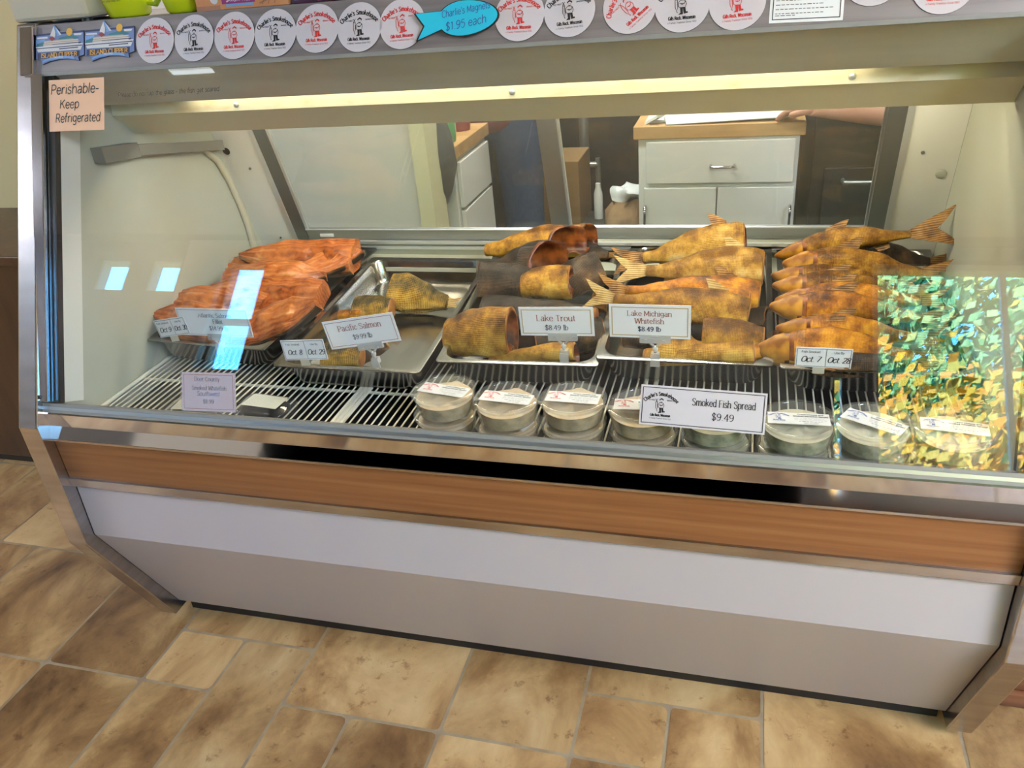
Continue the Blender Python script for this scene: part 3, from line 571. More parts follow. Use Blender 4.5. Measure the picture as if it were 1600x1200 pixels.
# end walls with a lighter front border, back panel, ledge, well
IN = [gp(.02, -.021), gp(.62, -.021), (.2, 1.345), (.476, 1.345), (.672, .727), (.672, .59), (-.12, .59)]
BORD = [gp(.02, -.0195), gp(.64, -.0195), gp(.64, -.068), gp(.02, -.068)]
for x0, x1, s in ((.002, .030, 1), (L-.015, L-.002, -1)):
    part(MB().prism(IN, x0, x1), 'end_wall', M['liner'])
    a, b = (x1, x1+.004) if s > 0 else (x0-.004, x0)
    part(MB().prism(BORD, a+.0002*s, b+.0002*s), 'wall_border', M['liner_back'])
bm_ = -.31633
def bp(z, h=0): y = .65+bm_*(z-.795); return (y-.9535*h, z-.3016*h)
X0, X1 = .150, 1.612                       # rear opening
def slab(z0, z1, h0, h1): return [bp(z0, h1), bp(z1, h1), bp(z1, h0), bp(z0, h0)]
part(MB().prism(slab(.727, 1.24, -.02, 0), .0305, X0), 'rear_panel', M['liner_back']); part(MB().prism(slab(.727, 1.24, -.02, 0), X1, L-.0155), 'rear_panel', M['liner_back'])
part(MB().prism(slab(.727, .767, -.02, 0), X0, X1), 'rear_sill', M['liner'])
for z, hh, m, nm in ((.751, .006, M['alu_light'], 'door_track'), (.7665, .006, M['alu_light'], 'door_track')): part(MB().prism(slab(z-.004, z+.004, 0, hh), X0-.005, X1+.005), nm, m)
for a, b, m in ((X0-.012, X0, M['alu_light']), (X1, X1+.012, M['alu_light'])): part(MB().prism(slab(.767, 1.23, -.001, .004), a, b), 'frame_bead', m)
for a, b in ((X0, X0+.033), (X1-.035, X1)): part(MB().prism(slab(.770, 1.23, -.015, .001), a, b), 'door_jamb', M['alu_dark'])
def door(x0, x1, h, name_right):
    d = MB(); st = .04
    d.prism(slab(.770, .802, h-.008, h), x0, x1, 0); d.prism(slab(1.205, 1.23, h-.008, h), x0, x1, 0)
    lw, rw = (.008, .044) if not name_right else (.010, .006)
    d.prism(slab(.802, 1.205, h-.008, h), x0, x0+lw, 1); d.prism(slab(.802, 1.205, h-.008, h), x1-rw, x1, 0)
    d.prism(slab(.8005, .8035, h, h+.003), x0, x1, 1)
    o = part(d, 'sliding_door', [M['alu'], M['alu_light']])
    MB().prism(slab(.802, 1.205, h-.006, h-.002), x0+lw, x1-rw).build('door_glass', M['doorglass'], o)
door(X0+.033, .905, -.002, False); door(.899, X1-.033, -.013, True)
part(MB().box((.222, .648, .781), (.262, .655, .790)), 'door_roller', M['white_paint'], bevel=.002)
part(MB().box((.0305, .575, .716), (L-.0155, .672, .7265)), 'rear_ledge', M['liner'])
part(MB().box((.0305, .666, .60), (L-.0155, .672, .716)), 'well_back', M['black'])
part(MB().box((.0305, -.12, .590), (L-.0155, .672, .600)), 'well_floor', M['black'])
part(MB().prism([gp(-.02, -.03), gp(.015, -.03), gp(.015, -.034), (-.112, .60), (-.116, .60)], .0305, L-.0155), 'well_front', M['alu_dark'])
# bracket, bent conduit and small fittings on the end walls
BR = mat('stained_bracket', (.33, .33, .31), .45, .6)
mb = MB(); a, b, c_ = (.156, 1.132), (.262, 1.119), (.56, 1.062)
mb.face([(.0310, *a), (.0310, .262, 1.119), (.0310, .262, 1.086), (.0310, a[0], 1.102)]); 
for (p, q, wz) in ((a, b, .032), (b, c_, .024)): mb.obox((.045, (p[0]+q[0])/2, (p[1]+q[1])/2-.014), (.0145, 0, 0), (0, (q[0]-p[0])/2, (q[1]-p[1])/2), (0, 0, wz/2))
part(mb, 'lamp_bracket', BR, bevel=.001)
cp = [atX(*p, .036) for p in ((318, 233), (340, 252), (358, 282), (375, 320), (388, 355), (396, 385))]
part(MB().tube([V((.036, .46, 1.062))]+cp, .0085, 0, 10), 'conduit', M['liner_old'], smooth=60)
def dot(x, y, z, n, r, m, name, t=.003):
    o = part(MB().lathe([(0, t), (r*.8, t), (r, t*.5), (r, 0)], CASE.location, 20), name, m, smooth=40)
    o.matrix_local = Matrix.Translation(V((x, y, z))-CASE.location)@V(n).to_track_quat('Z', 'Y').to_matrix().to_4x4()
nb = V((0, -.9535, -.3016))
def on_back(px, py): return at(px, py, (0, 1, .31633), .65+.31633*.795)
for (px, py, r, m, nm) in ((354, 236, .0095, M['darkgasket'], 'knob'), (1470, 271, .0105, M['liner'], 'hole_plug'), (1442, 238, .004, M['alu_dark'], 'screw'), (391, 263, .0035, M['alu_dark'], 'screw'), (439, 371, .003, M['alu_dark'], 'screw')):
    p = on_back(px, py)+nb*.0005; dot(p.x, p.y, p.z, nb, r, m, nm)
# wire racks on the floor of the well
def rack(x0, x1, label):
    mb = MB(); y0, y1, z = -.098, .585, .6465
    n = int(round((x1-x0)/.0153))
    for k in range(1, n): x = x0+(x1-x0)*k/n; mb.tube([(x, y0, z), (x, y1, z)], .0018, 0, 6)
    for x in (x0, x1): mb.tube([(x, y0, z), (x, y1, z)], .0045, 0, 6)
    for y in (y0+.004, .085, .33, y1-.004): mb.tube([(x0, y, z-.0055), (x1, y, z-.0055)], .0034, 0, 6)
    for x in (x0+.02, x1-.02):
        for y in (y0+.03, y1-.03): mb.tube([(x, y, .6003), (x, y, z)], .004, 0, 6)
    tag(mb.build('wire_rack', M['rack'], smooth=50, origin=((x0+x1)/2, .24, .6)), label, 'rack', 'wire racks on the case floor')
rack(.040, .572, 'cream wire rack at the left end of the case floor'); rack(.592, 1.145, 'cream wire rack in the middle of the case floor'); rack(1.165, 1.698, 'cream wire rack at the right end of the case floor')
tag(MB().box((.5785, -.098, .6425), (.5865, .585, .6485)).box((.5785, -.09, .6005), (.5865, -.08, .6425)).box((.5785, .57, .6005), (.5865, .58, .6425)).build('rack_divider', M['rack'], origin=(.582, .24, .6005), bevel=.001), 'cream divider bar between the left and middle racks', 'divider')
# ------------------------------------------------------------------ steel pans
PW, PL, PD = .325, .53, .058
def zpan(y): return .70+.08*y
def rrect(w, h, r, n=6):
    o = []
    for cx, cy, a0 in ((w/2-r, h/2-r, 0), (-w/2+r, h/2-r, 90), (-w/2+r, -h/2+r, 180), (w/2-r, -h/2+r, 270)):
        for k in range(n+1): a = math.radians(a0+90*k/n); o.append((cx+r*math.cos(a), cy+r*math.sin(a)))
    return o
def pan(cx, cy, rot, label, dz=0):
    ey = V((-math.sin(rot), math.cos(rot), .08)).normalized(); ex = V((math.cos(rot), math.sin(rot), 0)); ez = ex.cross(ey)
    o = V((cx, cy, zpan(cy)+dz)); mb = MB(); rings = []
    for w, h, r, z in ((PW, PL, .008, -.004), (PW+.001, PL+.001, .009, -.0015), (PW, PL, .009, 0), (PW-.004, PL-.004, .010, .0003), (.302, .507, .034, 0), (.297, .502, .034, -.004), (.288, .493, .036, -.046), (.280, .485, .036, -.055), (.262, .467, .030, -PD), (.14, .30, .02, -PD)):
        rings.append([o+ex*x+ey*y+ez*z for x, y in rrect(w, h, r)])
    n = len(rings[0]); i = len(mb.v)
    for r in rings: mb.v += r
    for k in range(len(rings)-1): mb.idx([[i+k*n+j, i+k*n+(j+1) % n, i+(k+1)*n+(j+1) % n, i+(k+1)*n+j] for j in range(n)])
    mb.idx([[i+(len(rings)-1)*n+j for j in range(n)]])
    b = mb.build('steel_pan', M['steel'], smooth=35, origin=o-ez*PD); s = b.modifiers.new('gauge', 'SOLIDIFY'); s.thickness = .0011; s.offset = -1
    return tag(b, label, 'pan', 'steel food pans on the case rack')
pan(.205, .393, math.radians(-4.5), 'steel pan full of orange salmon fillets', .001)
pan(.5565, .327, 0, 'nearly empty steel pan with a few salmon pieces')
pan(.889, .377, math.radians(2.3), 'steel pan piled with dark lake trout chunks')
pan(1.2165, .403, 0, 'steel pan piled with headless golden whitefish', .005)
pan(1.5535, .405, 0, 'steel pan piled with whole golden smoked chubs')
# ------------------------------------------------------------------ smoked fish
def skin(name, stops, kx=900, kv=44, bump=.5, rough=.36, blotch=1.7, sc=.11):
    m = mat(name, stops[0][1], rough, spec=.2, coat=.10); t = NT(m); t.b.inputs['Coat Roughness'].default_value = .2; uv = t.n('ShaderNodeUVMap'); s = t.n('ShaderNodeSeparateXYZ'); t.l(uv.outputs[0], s.inputs[0])
    def mul(a, k):
        n = t.n('ShaderNodeMath', operation='MULTIPLY'); t.l(a, n.inputs[0]); n.inputs[1].default_value = k; return n.outputs[0]
    def op(o, a, b=None):
        n = t.n('ShaderNodeMath', operation=o); t.l(a, n.inputs[0]); 
        if b is not None: t.l(b, n.inputs[1])
        return n.outputs[0]
    a, b = mul(s.outputs[0], kx), mul(s.outputs[1], kv*6.2832/2)
    h = op('MULTIPLY', op('SINE', op('ADD', a, b)), op('SINE', op('SUBTRACT', a, b)))
    co = t.coord('Object', (14, 14, 14)); nz = t.n('ShaderNodeTexNoise', i_Scale=2.2, i_Detail=6, i_Roughness=.65); t.l(co, nz.inputs['Vector'])
    # dorsal to belly: v runs 0..1 round the body, .5 is the belly
    one = t.n('ShaderNodeValue'); one.outputs[0].default_value = 1.0
    d = op('ABSOLUTE', op('SUBTRACT', mul(s.outputs[1], 2), one.outputs[0]))
    # d = 1 at the back, 0 at the belly
    oi = t.n('ShaderNodeObjectInfo')
    f = t.n('ShaderNodeMath', operation='MULTIPLY_ADD'); t.l(nz.outputs[0], f.inputs[0]); f.inputs[1].default_value = blotch; 
    dd = t.n('ShaderNodeMath', operation='MULTIPLY_ADD'); t.l(d, dd.inputs[0]); dd.inputs[1].default_value = .62; 
    ro = t.n('ShaderNodeMath', operation='MULTIPLY_ADD'); t.l(oi.outputs['Random'], ro.inputs[0]); ro.inputs[1].default_value = .22; ro.inputs[2].default_value = -blotch*.32-.20
    t.l(ro.outputs[0], dd.inputs[2]); t.l(dd.outputs[0], f.inputs[2])
    f2 = t.n('ShaderNodeMath', operation='MULTIPLY_ADD'); t.l(h, f2.inputs[0]); f2.inputs[1].default_value = sc; t.l(f.outputs[0], f2.inputs[2])
    t.l(t.ramp(f2.outputs[0], stops), t.b.inputs['Base Color']); t.bump(h, bump, .0016)
    return m
M['s_gold'] = skin('golden_skin', [(.08, (.72, .45, .09)), (.32, (.57, .31, .038)), (.56, (.30, .130, .012)), (.84, (.08, .027, .003))], 1050, 80)
M['s_pale'] = skin('pale_golden_skin', [(.08, (.68, .54, .30)), (.30, (.61, .41, .13)), (.54, (.46, .25, .038)), (.85, (.16, .065, .008))], 1000, 76)
M['s_copper'] = skin('copper_skin', [(.08, (.86, .46, .040)), (.32, (.66, .285, .012)), (.56, (.34, .110, .005)), (.84, (.06, .016, .002))], 1250, 90, .3, .30)
M['s_dark'] = skin('smoked_and_shaded_skin', [(.08, (.26, .13, .045)), (.30, (.115, .066, .036)), (.55, (.046, .031, .022)), (.85, (.014, .010, .008))], 1050, 80, .5, .34)  # real dark smoked skin, also gives filler fish their shade
M['s_green'] = skin('olive_golden_skin', [(.08, (.66, .42, .09)), (.33, (.46, .26, .025)), (.55, (.18, .11, .018)), (.8, (.035, .028, .010))], 760, 62, .8, .4)
M['cavity'] = noisy('fish_cavity', (.045, .009, .004), (.30, .085, .018), (38, 38, 38), .3, bump=.9, spec=.3, lo=.40, hi=.66)
M['meat'] = noisy('cut_meat', (.22, .075, .018), (.42, .19, .06), (40, 40, 40), .4, bump=.5)
M['gill'] = noisy('gill_plate', (.58, .29, .030), (.20, .065, .007), (34, 34, 34), .34, bump=.5, spec=.2)
M['eye'] = mat('fish_eye', (.05, .025, .012), .6)
def finmat(name, c1, c2, c3):
    m = mat(name, c2, .42); t = NT(m); wv = t.n('ShaderNodeTexWave', i_Scale=70., i_Distortion=2.5, i_Detail=2, bands_direction='Z'); t.l(t.coord('Object', (.25, 1, 1)), wv.inputs['Vector'])
    nz = t.n('ShaderNodeTexNoise', i_Scale=40, i_Detail=5); t.l(t.coord('Object'), nz.inputs['Vector'])
    mx = t.n('ShaderNodeMath', operation='MULTIPLY_ADD', i_1=.22); t.l(wv.outputs[1], mx.inputs[0]); t.l(nz.outputs[0], mx.inputs[2])
    t.l(t.ramp(mx.outputs[0], [(.38, c1), (.56, c2), (.78, c3)]), t.b.inputs['Base Color']); t.bump(wv.outputs[1], .5, .001); return m
M['fin'] = finmat('fin', (.06, .020, .005), (.20, .085, .016), (.42, .22, .06))
M['fin_pale'] = finmat('pale_fin', (.22, .11, .025), (.46, .28, .08), (.60, .44, .19))
def lerp_profile(pr, t):
    for (a, va), (b, vb) in zip(pr, pr[1:]):
        if t <= b: q = (t-a)/(b-a); q = q*q*(3-2*q)*.5+q*.5; return va+(vb-va)*q
    return pr[-1][1]
WHOLE = [(0, .16), (.05, .40), (.13, .68), (.20, .80), (.36, .99), (.5, 1), (.7, .80), (.88, .40), (1, .28)]
HEADLESS = [(0, .88), (.08, .96), (.28, 1), (.52, .86), (.74, .54), (.90, .31), (1, .29)]
CHUNK = [(0, .97), (.3, 1), (.65, .93), (1, .74)]
TAILCHUNK = [(0, .95), (.25, 1), (.6, .78), (.85, .46), (1, .38)]
def fin_mesh(name, pts, m, parent, y=0., th=.0016):
    """thin rayed fin in the body's middle plane: pts is an outline of (x,z)"""
    mb = MB(); n = len(pts)
    for s in (-1, 1): mb.face([(x, y+s*th/2, z) for x, z in (pts if s > 0 else pts[::-1])])
    for k in range(n):
        a, b = pts[k], pts[(k+1) % n]; mb.face([(a[0], y+th/2, a[1]), (a[0], y-th/2, a[1]), (b[0], y-th/2, b[1]), (b[0], y+th/2, b[1])])
    return mb.build(name, m, parent)
def fish(name, P0, P1, H, W, mats, label, cat, group, kind='whole', lean=30, tail=.05, bend=0., cav=0, cavshear=0., fins=True, seed=0, finm='fin', droop=0., pect=True):
    P0 = V(P0); P1 = V(P1); Lg = (P1-P0).length; ex = (P1-P0).normalized()
    a = math.radians(lean); zr = V((0, math.sin(a), math.cos(a))); ez = (zr-ex*zr.dot(ex)).normalized(); ey = ez.cross(ex)
    pr = {'whole': WHOLE, 'headless': HEADLESS, 'chunk': CHUNK, 'tailchunk': TAILCHUNK}[kind]; rr = random.Random(seed)
    mb = MB(); NR, NA = 34, 24; ph = rr.uniform(0, 9)
    def ctr(t): return V((Lg*t, bend*math.sin(math.pi*t), droop*math.sin(math.pi*t)-(1-lerp_profile(pr, t))*H*(.20 if t > .3 or kind != 'whole' else .20*t/.3)))
    def ring(t, sc=1., xo=0.):
        h = lerp_profile(pr, t)*sc*(1-.07*max(0, 1-abs(t-.215)/.025) if kind == 'whole' else 1); c = ctr(t); o = []
        for k in range(NA):
            q = 2*math.pi*k/NA; wob = 1+.03*math.sin(3*q+t*7+ph)+.07*noise.noise(V((t*6+ph, math.cos(q)*1.4, math.sin(q)*1.4)))
            z = H/2*h*math.cos(q)*wob; y = W/2*(h**.8)*math.copysign(abs(math.sin(q))**.82, math.sin(q))*wob*(1-.14*math.cos(q))
            if kind != 'whole' or .24 < t < .72:
                g_ = max(0, 1-abs(q-math.pi-.12)/.38)*(min(1, (1-t)*3) if kind != 'whole' else min(1, 8*min(t-.24, .72-t))); z *= 1-.55*g_; y *= 1-.55*g_
            sh = cavshear*max(0, -math.copysign(1, ey.y)*y+W*.3)*max(0, 1-t)**1.3 if kind != 'whole' else 0
            o.append(c+V((sh+xo, y, z)))
        return o
    rings = [ring(k/(NR-1)) for k in range(NR)]
    for k in range(NR-1):
        for j in range(NA):
            j2 = (j+1) % NA; t0, t1 = Lg*k/(NR-1), Lg*(k+1)/(NR-1); va, vb = j/NA, (j+1)/NA
            tm_ = (k+.5)/(NR-1)-.03*math.sin(2*math.pi*(va+vb)/2)**2; head = kind == 'whole' and tm_ < .185; seam = kind == 'whole' and .185 <= tm_ < .215
            mb.face([rings[k][j], rings[k+1][j], rings[k+1][j2], rings[k][j2]], 1 if head else (3 if seam or abs((va+vb)/2-.52) < .035 and (.26 < t0/Lg < .70 if kind == 'whole' else t0/Lg < .7) else 0), [(t0, va), (t1, va), (t1, vb), (t0, vb)])
    def cap(rg, xin, inner, m1, m2, s):
        c = sum(rg, V((0, 0, 0)))/len(rg)
        lv = [rg]+[[c+(p-c)*sc+V((s*xin*d, 0, 0)) for p in rg] for sc, d in inner]
        for q in range(len(lv)-1):
            for j in range(NA): j2 = (j+1) % NA; f = [lv[q][j], lv[q][j2], lv[q+1][j2], lv[q+1][j]]; mb.face(f if s > 0 else f[::-1], m1 if q == 0 else m2)
        mb.face(lv[-1] if s > 0 else lv[-1][::-1], m2)
    if kind == 'whole': cap(rings[0], .004, [(.6, -.4), (.2, -.6)], 1, 1, 1)
    else: cap(rings[0], Lg, ([(.87, .0), (.80, .10), (.60, .40)] if cav else [(.84, -.01), (.66, .06), (.45, .22)]), 2 if not cav else 3, 3, 1)
    if kind in ('chunk',): cap(rings[-1], Lg, [(.92, -.02), (.5, -.02)], 2, 2, -1)
    else: cap(rings[-1], .004, [(.8, -.4), (.4, -.6)], 0, 0, -1)
    if kind == 'whole':
        for s in (-1, 1):
            c = ctr(.065); g = MB().ball((c.x, c.y+s*W*.19, c.z+.07*H), .0030, .0012, .0030, 0, 8); i = len(mb.v); mb.v += g.v; mb.idx([[q+i for q in f] for f in g.f], 4)
    b = mb.build(name, [M[mats], M['gill'], M['meat'], M['cavity'], M['eye']], smooth=75)
    b.matrix_world = Matrix(((ex.x, ey.x, ez.x, P0.x), (ex.y, ey.y, ez.y, P0.y), (ex.z, ey.z, ez.z, P0.z), (0, 0, 0, 1)))
    tag(b, label, cat, group); F = M[finm]
    he = H/2*lerp_profile(pr, 1); e = ctr(1).z
    if tail and kind != 'chunk':
        sp = tail*.50; up = rr.uniform(.85, 1.15)
        fin_mesh('tail_fin', [(Lg-.004, e+he*.8), (Lg+tail*.55, e+sp*.62*up), (Lg+tail*1.12, e+sp*up), (Lg+tail*.86, e+sp*.42), (Lg+tail*.62, e+.002), (Lg+tail*.84, e-sp*.40), (Lg+tail*1.05, e-sp*.96), (Lg+tail*.5, e-sp*.58), (Lg-.004, e-he*.8)], F, b, ctr(1).y)
    if fins and kind in ('whole', 'headless'):
        t0 = .40 if kind == 'whole' else .16; z0 = H/2*lerp_profile(pr, t0)+ctr(t0).z; z1 = H/2*lerp_profile(pr, t0+.14)+ctr(t0+.14).z; y0 = ctr(t0).y
        fin_mesh('dorsal_fin', [(Lg*t0, z0*.9), (Lg*(t0+.01), z0+H*.06), (Lg*(t0+.13), z0+H*.24), (Lg*(t0+.19), z0+H*.25), (Lg*(t0+.165), z1+H*.08), (Lg*(t0+.15), z1*.9)], F, b, y0)
        t1 = .72; zb = -H/2*lerp_profile(pr, t1)+ctr(t1).z
        fin_mesh('anal_fin', [(Lg*t1, zb*.85), (Lg*(t1+.12), zb*.6), (Lg*(t1+.13), zb-H*.14), (Lg*(t1+.05), zb-H*.24)], F, b, ctr(t1).y)
        if pect:
            sgn = -1 if (ey.y > 0) else 1; tp = .24 if kind == 'whole' else .05; c = ctr(tp); yy = c.y+sgn*W*.36
            m_ = MB(); q = [V((c.x, yy, c.z-H*.18)), V((c.x+.002, yy, c.z-H*.30)), V((c.x+H*.38, yy+sgn*.010, c.z-H*.46)), V((c.x+H*.80, yy+sgn*.013, c.z-H*.52)), V((c.x+H*.52, yy+sgn*.008, c.z-H*.30))]
            m_.face(q); m_.face([p+V((0, sgn*.0014, 0)) for p in q[::-1]])
            for k in range(5): m_.face([q[k], q[k]+V((0, sgn*.0014, 0)), q[(k+1) % 5]+V((0, sgn*.0014, 0)), q[(k+1) % 5]])
            m_.build('pectoral_fin', F, b)
    return b
def A(px, py, y): return atY(px, py, y)
# orange salmon fillets
def flesh():
    m = mat('salmon_flesh', (.55, .2, .07), .3, spec=.5); t = NT(m); uv = t.n('ShaderNodeUVMap'); mp = t.n('ShaderNodeMapping'); t.l(uv.outputs[0], mp.inputs[0])
    wv = t.n('ShaderNodeTexWave', i_Scale=4.0, i_Distortion=7.5, i_Detail=4, wave_type='BANDS', bands_direction='Y'); t.l(mp.outputs[0], wv.inputs['Vector'])
    nz = t.n('ShaderNodeTexNoise', i_Scale=26, i_Detail=6, i_Roughness=.62); t.l(t.coord('Object', (1, 1, 1)), nz.inputs['Vector'])
    mx = t.n('ShaderNodeMath', operation='MULTIPLY_ADD', i_1=.13); t.l(wv.outputs[1], mx.inputs[0]); t.l(nz.outputs[0], mx.inputs[2])
    t.l(t.ramp(mx.outputs[0], [(.36, (.13, .026, .006)), (.48, (.33, .080, .018)), (.62, (.48, .145, .034)), (.76, (.60, .23, .075)), (.88, (.74, .48, .26))]), t.b.inputs['Base Color']); t.bump(mx.outputs[0], .8, .003)
    return m
M['flesh'] = flesh()
def fillet(P0, P1, Wd, Th, tilt, label, seed, taper=.35, bend=0.):
    rr = random.Random(seed); P0 = V(P0); P1 = V(P1); Lg = (P1-P0).length; ex = (P1-P0).normalized(); a = math.radians(tilt)
    zr = V((0, -math.sin(a), math.cos(a))); ez = (zr-ex*zr.dot(ex)).normalized(); ey = ez.cross(ex); mb = MB(); NR, NA = 34, 32; ph = rr.uniform(0, 9); rings = []
    for k in range(NR):
        t = k/(NR-1); w = (min(1, (t/taper)**.65) if t < taper else 1)*(1-.12*max(0, t-.85)/.15)*max(.16, 1); w = max(w, .14); o = []
        for j in range(NA):
            q = 2*math.pi*j/NA; cs, sn = math.cos(q), math.sin(q); n_ = noise.noise(V((t*5+ph, cs*1.5, sn*1.5)))
            y = Wd/2*w*math.copysign(abs(cs)**.75, cs)*(1+.06*n_); z = Th*(.50*max(sn, 0)**.7*(1+.5*n_+.18*math.sin(cs*9+4*n_))*(.55+.45*w)-.50*max(-sn, 0)**.6)
            o.append(V((Lg*t+.012*n_*(1 if k in (0, NR-1) else .3), y+bend*math.sin(math.pi*t), z+.01*math.sin(3.0*t+ph))))
        rings.append(o)
    for k in range(NR-1):
        for j in range(NA):
            j2 = (j+1) % NA; top = .5 < j+.5 < NA//2
            mb.face([rings[k][j], rings[k+1][j], rings[k+1][j2], rings[k][j2]][::-1], 0 if top else 1, [(Lg*k/(NR-1)*8, abs(j/NA*2-.5)), (Lg*(k+1)/(NR-1)*8, abs(j/NA*2-.5)), (Lg*(k+1)/(NR-1)*8, abs((j+1)/NA*2-.5)), (Lg*k/(NR-1)*8, abs((j+1)/NA*2-.5))][::-1])
    mb.face(rings[0], 0); mb.face(rings[-1][::-1], 0)
    b = mb.build('salmon_fillet', [M['flesh'], M['s_dark']], smooth=70)
    b.matrix_world = Matrix(((ex.x, ey.x, ez.x, P0.x), (ex.y, ey.y, ez.y, P0.y), (ex.z, ey.z, ez.z, P0.z), (0, 0, 0, 1)))
    return tag(b, label, 'salmon fillet', 'salmon fillets in the first pan')
fillet(A(246, 498, .20), A(372, 512, .19), .10, .040, 30, 'orange salmon fillet behind the Oct 9 tag at the front of the pan', 1)
fillet(A(500, 478, .24), A(352, 524, .19), .105, .042, 24, 'bright orange salmon fillet nearest the right front corner of its pan', 2, .30)
fillet(A(266, 470, .29), A(410, 480, .27), .10, .038, 26, 'salmon fillet just behind the Atlantic salmon sign', 3)
fillet(A(318, 462, .34), A(498, 462, .30), .105, .040, 34, 'salmon fillet with a golden flake in the middle of the pile', 4, .3)
fillet(A(505, 428, .42), A(352, 446, .37), .10, .038, 28, 'shadowed salmon fillet below the topmost one', 5, .3)
fillet(A(566, 398, .53), A(452, 436, .42), .095, .034, 16, 'long salmon fillet along the right side of its pan', 6, .3)
fillet(A(378, 402, .50), A(553, 400, .50), .105, .044, 38, 'topmost salmon fillet at the back of the pile', 7, .42)
fillet(A(345, 416, .52), A(480, 418, .52), .09, .034, 10, 'dark salmon fillet under the topmost one', 8, .3)
g = 'salmon pieces in the nearly empty pan'
fish('salmon_piece', A(612, 456, .42), A(700, 465, .42), .098, .058, 's_green', 'large golden scaly salmon tail piece at the back of the empty pan', 'smoked fish', g, 'tailchunk', 38, .030, seed=1, finm='fin_pale')
fish('salmon_piece', A(556, 484, .36), A(612, 480, .36), .070, .045, 's_green', 'olive salmon piece standing just above the Pacific salmon sign', 'smoked fish', g, 'chunk', 50, 0, seed=2)
fish('salmon_piece', A(508, 556, .145), A(566, 556, .15), .062, .040, 's_green', 'golden scaly salmon piece below the Pacific salmon sign', 'smoked fish', g, 'chunk', 50, 0, seed=3)
fish('salmon_piece', A(562, 560, .17), A(604, 536, .20), .032, .028, 's_dark', 'small black salmon piece beside the clip of the Pacific sign', 'smoked fish', g, 'chunk', 40, 0, seed=4)
fish('salmon_piece', A(526, 494, .34), A(566, 488, .34), .026, .022, 's_copper', 'thin reddish salmon scrap at the left side of the empty pan', 'smoked fish', g, 'chunk', 40, 0, seed=5)
# lake trout
g = 'lake trout in the third pan'; c = 'smoked fish'
def trout(P0, P1, H, W, m, label, kind, **k): return fish('lake_trout', P0, P1, H, W, m, label, c, g, kind, **k)
trout(A(800, 518, .20), A(702, 522, .21), .108, .075, 's_gold', 'big golden trout chunk at the left front corner of its pan', 'chunk', lean=30, seed=11)
trout(A(900, 553, .17), A(768, 560, .17), .045, .06, 's_gold', 'flat golden trout piece lying under the Lake Trout sign clip', 'tailchunk', lean=62, tail=0, seed=12)
trout(A(756, 490, .30), A(928, 500, .28), .085, .07, 's_dark', 'dark filler trout body for the shadow behind the Lake Trout sign', 'chunk', lean=40, seed=13)  # dark skin stands in for the shadow behind the sign
trout(A(944, 520, .26), A(840, 540, .22), .07, .06, 's_dark', 'shadow-dark filler trout chunk at the right front of its pan', 'chunk', lean=40, seed=14)  # filler whose dark skin carries on that shadow
trout(A(752, 438, .36), A(836, 440, .36), .085, .065, 's_dark', 'grey brown trout chunk at the left edge of the pile', 'chunk', lean=26, seed=15)
trout(A(892, 440, .35), A(818, 442, .35), .075, .06, 's_gold', 'golden trout chunk in the middle of the pile', 'chunk', lean=36, seed=16)
trout(A(938, 418, .43), A(862, 450, .38), .085, .07, 's_dark', 'dark grey scaly trout chunk at the right of the pile', 'chunk', lean=30, seed=17)
trout(A(882, 404, .42), A(770, 412, .43), .090, .065, 's_dark', 'dark trout with an open red cavity facing right', 'tailchunk', lean=22, tail=0, cav=1, cavshear=1.5, seed=18)
trout(A(912, 376, .49), A(760, 384, .50), .080, .062, 's_gold', 'golden trout with an open cavity on top of the pile', 'tailchunk', lean=25, tail=0, cav=1, cavshear=1.6, seed=19)
trout(A(930, 372, .56), A(842, 376, .56), .070, .06, 's_gold', 'trout chunk with a round red opening at the back right', 'chunk', lean=20, cav=1, cavshear=.7, seed=20)
trout(A(905, 394, .57), A(950, 394, .56), .055, .05, 's_dark', 'small dark scaly trout tail at the back right corner', 'tailchunk', lean=20, tail=.02, seed=21)
trout(A(935, 486, .33), A(938, 452, .36), .05, .035, 's_gold', 'upright golden trout strip beside the pan of whitefish', 'chunk', lean=10, seed=22)
# headless whitefish
g = 'whitefish in the fourth pan'
def white(P0, P1, H, W, m, label, kind='headless', **k): return fish('whitefish', P0, P1, H, W, m, label, c, g, kind, **k)
white(A(1178, 555, .18), A(1010, 560, .18), .055, .06, 's_gold', 'whitefish lying on the bottom at the front of its pan', 'chunk', lean=60, seed=31)
white(A(1030, 545, .19), A(1104, 540, .19), .085, .055, 's_gold', 'golden whitefish piece just right of the sign clip', 'tailchunk', lean=45, tail=0, seed=32)
white(A(1098, 522, .22), A(1192, 528, .22), .070, .055, 's_gold', 'golden whitefish chunk with a dark nick at the right front', 'chunk', lean=42, seed=33)
white(A(1192, 552, .20), A(1120, 556, .19), .04, .05, 's_copper', 'flat brown whitefish piece at the right front corner', 'chunk', lean=60, seed=34)
white(A(1168, 492, .29), A(962, 458, .30), .080, .058, 's_gold', 'lowest whole whitefish with its tail above the sign', lean=30, tail=.060, seed=35, finm='fin_pale')
white(A(1185, 462, .38), A(980, 446, .38), .075, .06, 's_copper', 'shadowed whitefish under the two top ones', lean=30, tail=.058, seed=36)
white(A(1170, 474, .33), A(1000, 470, .34), .06, .05, 's_copper', 'dark whitefish squeezed in the middle of the pile', lean=40, tail=.05, seed=37, fins=False)
white(A(1200, 500, .34), A(1140, 505, .36), .06, .05, 's_dark', 'dark brown whitefish end at the right edge of its pan', 'chunk', lean=40, seed=40)
white(A(1080, 520, .26), A(975, 520, .26), .07, .06, 's_dark', 'dark filler whitefish for the shadow behind the Lake Michigan sign', 'chunk', lean=40, seed=41)  # filler; shade inside the pile put into its dark skin
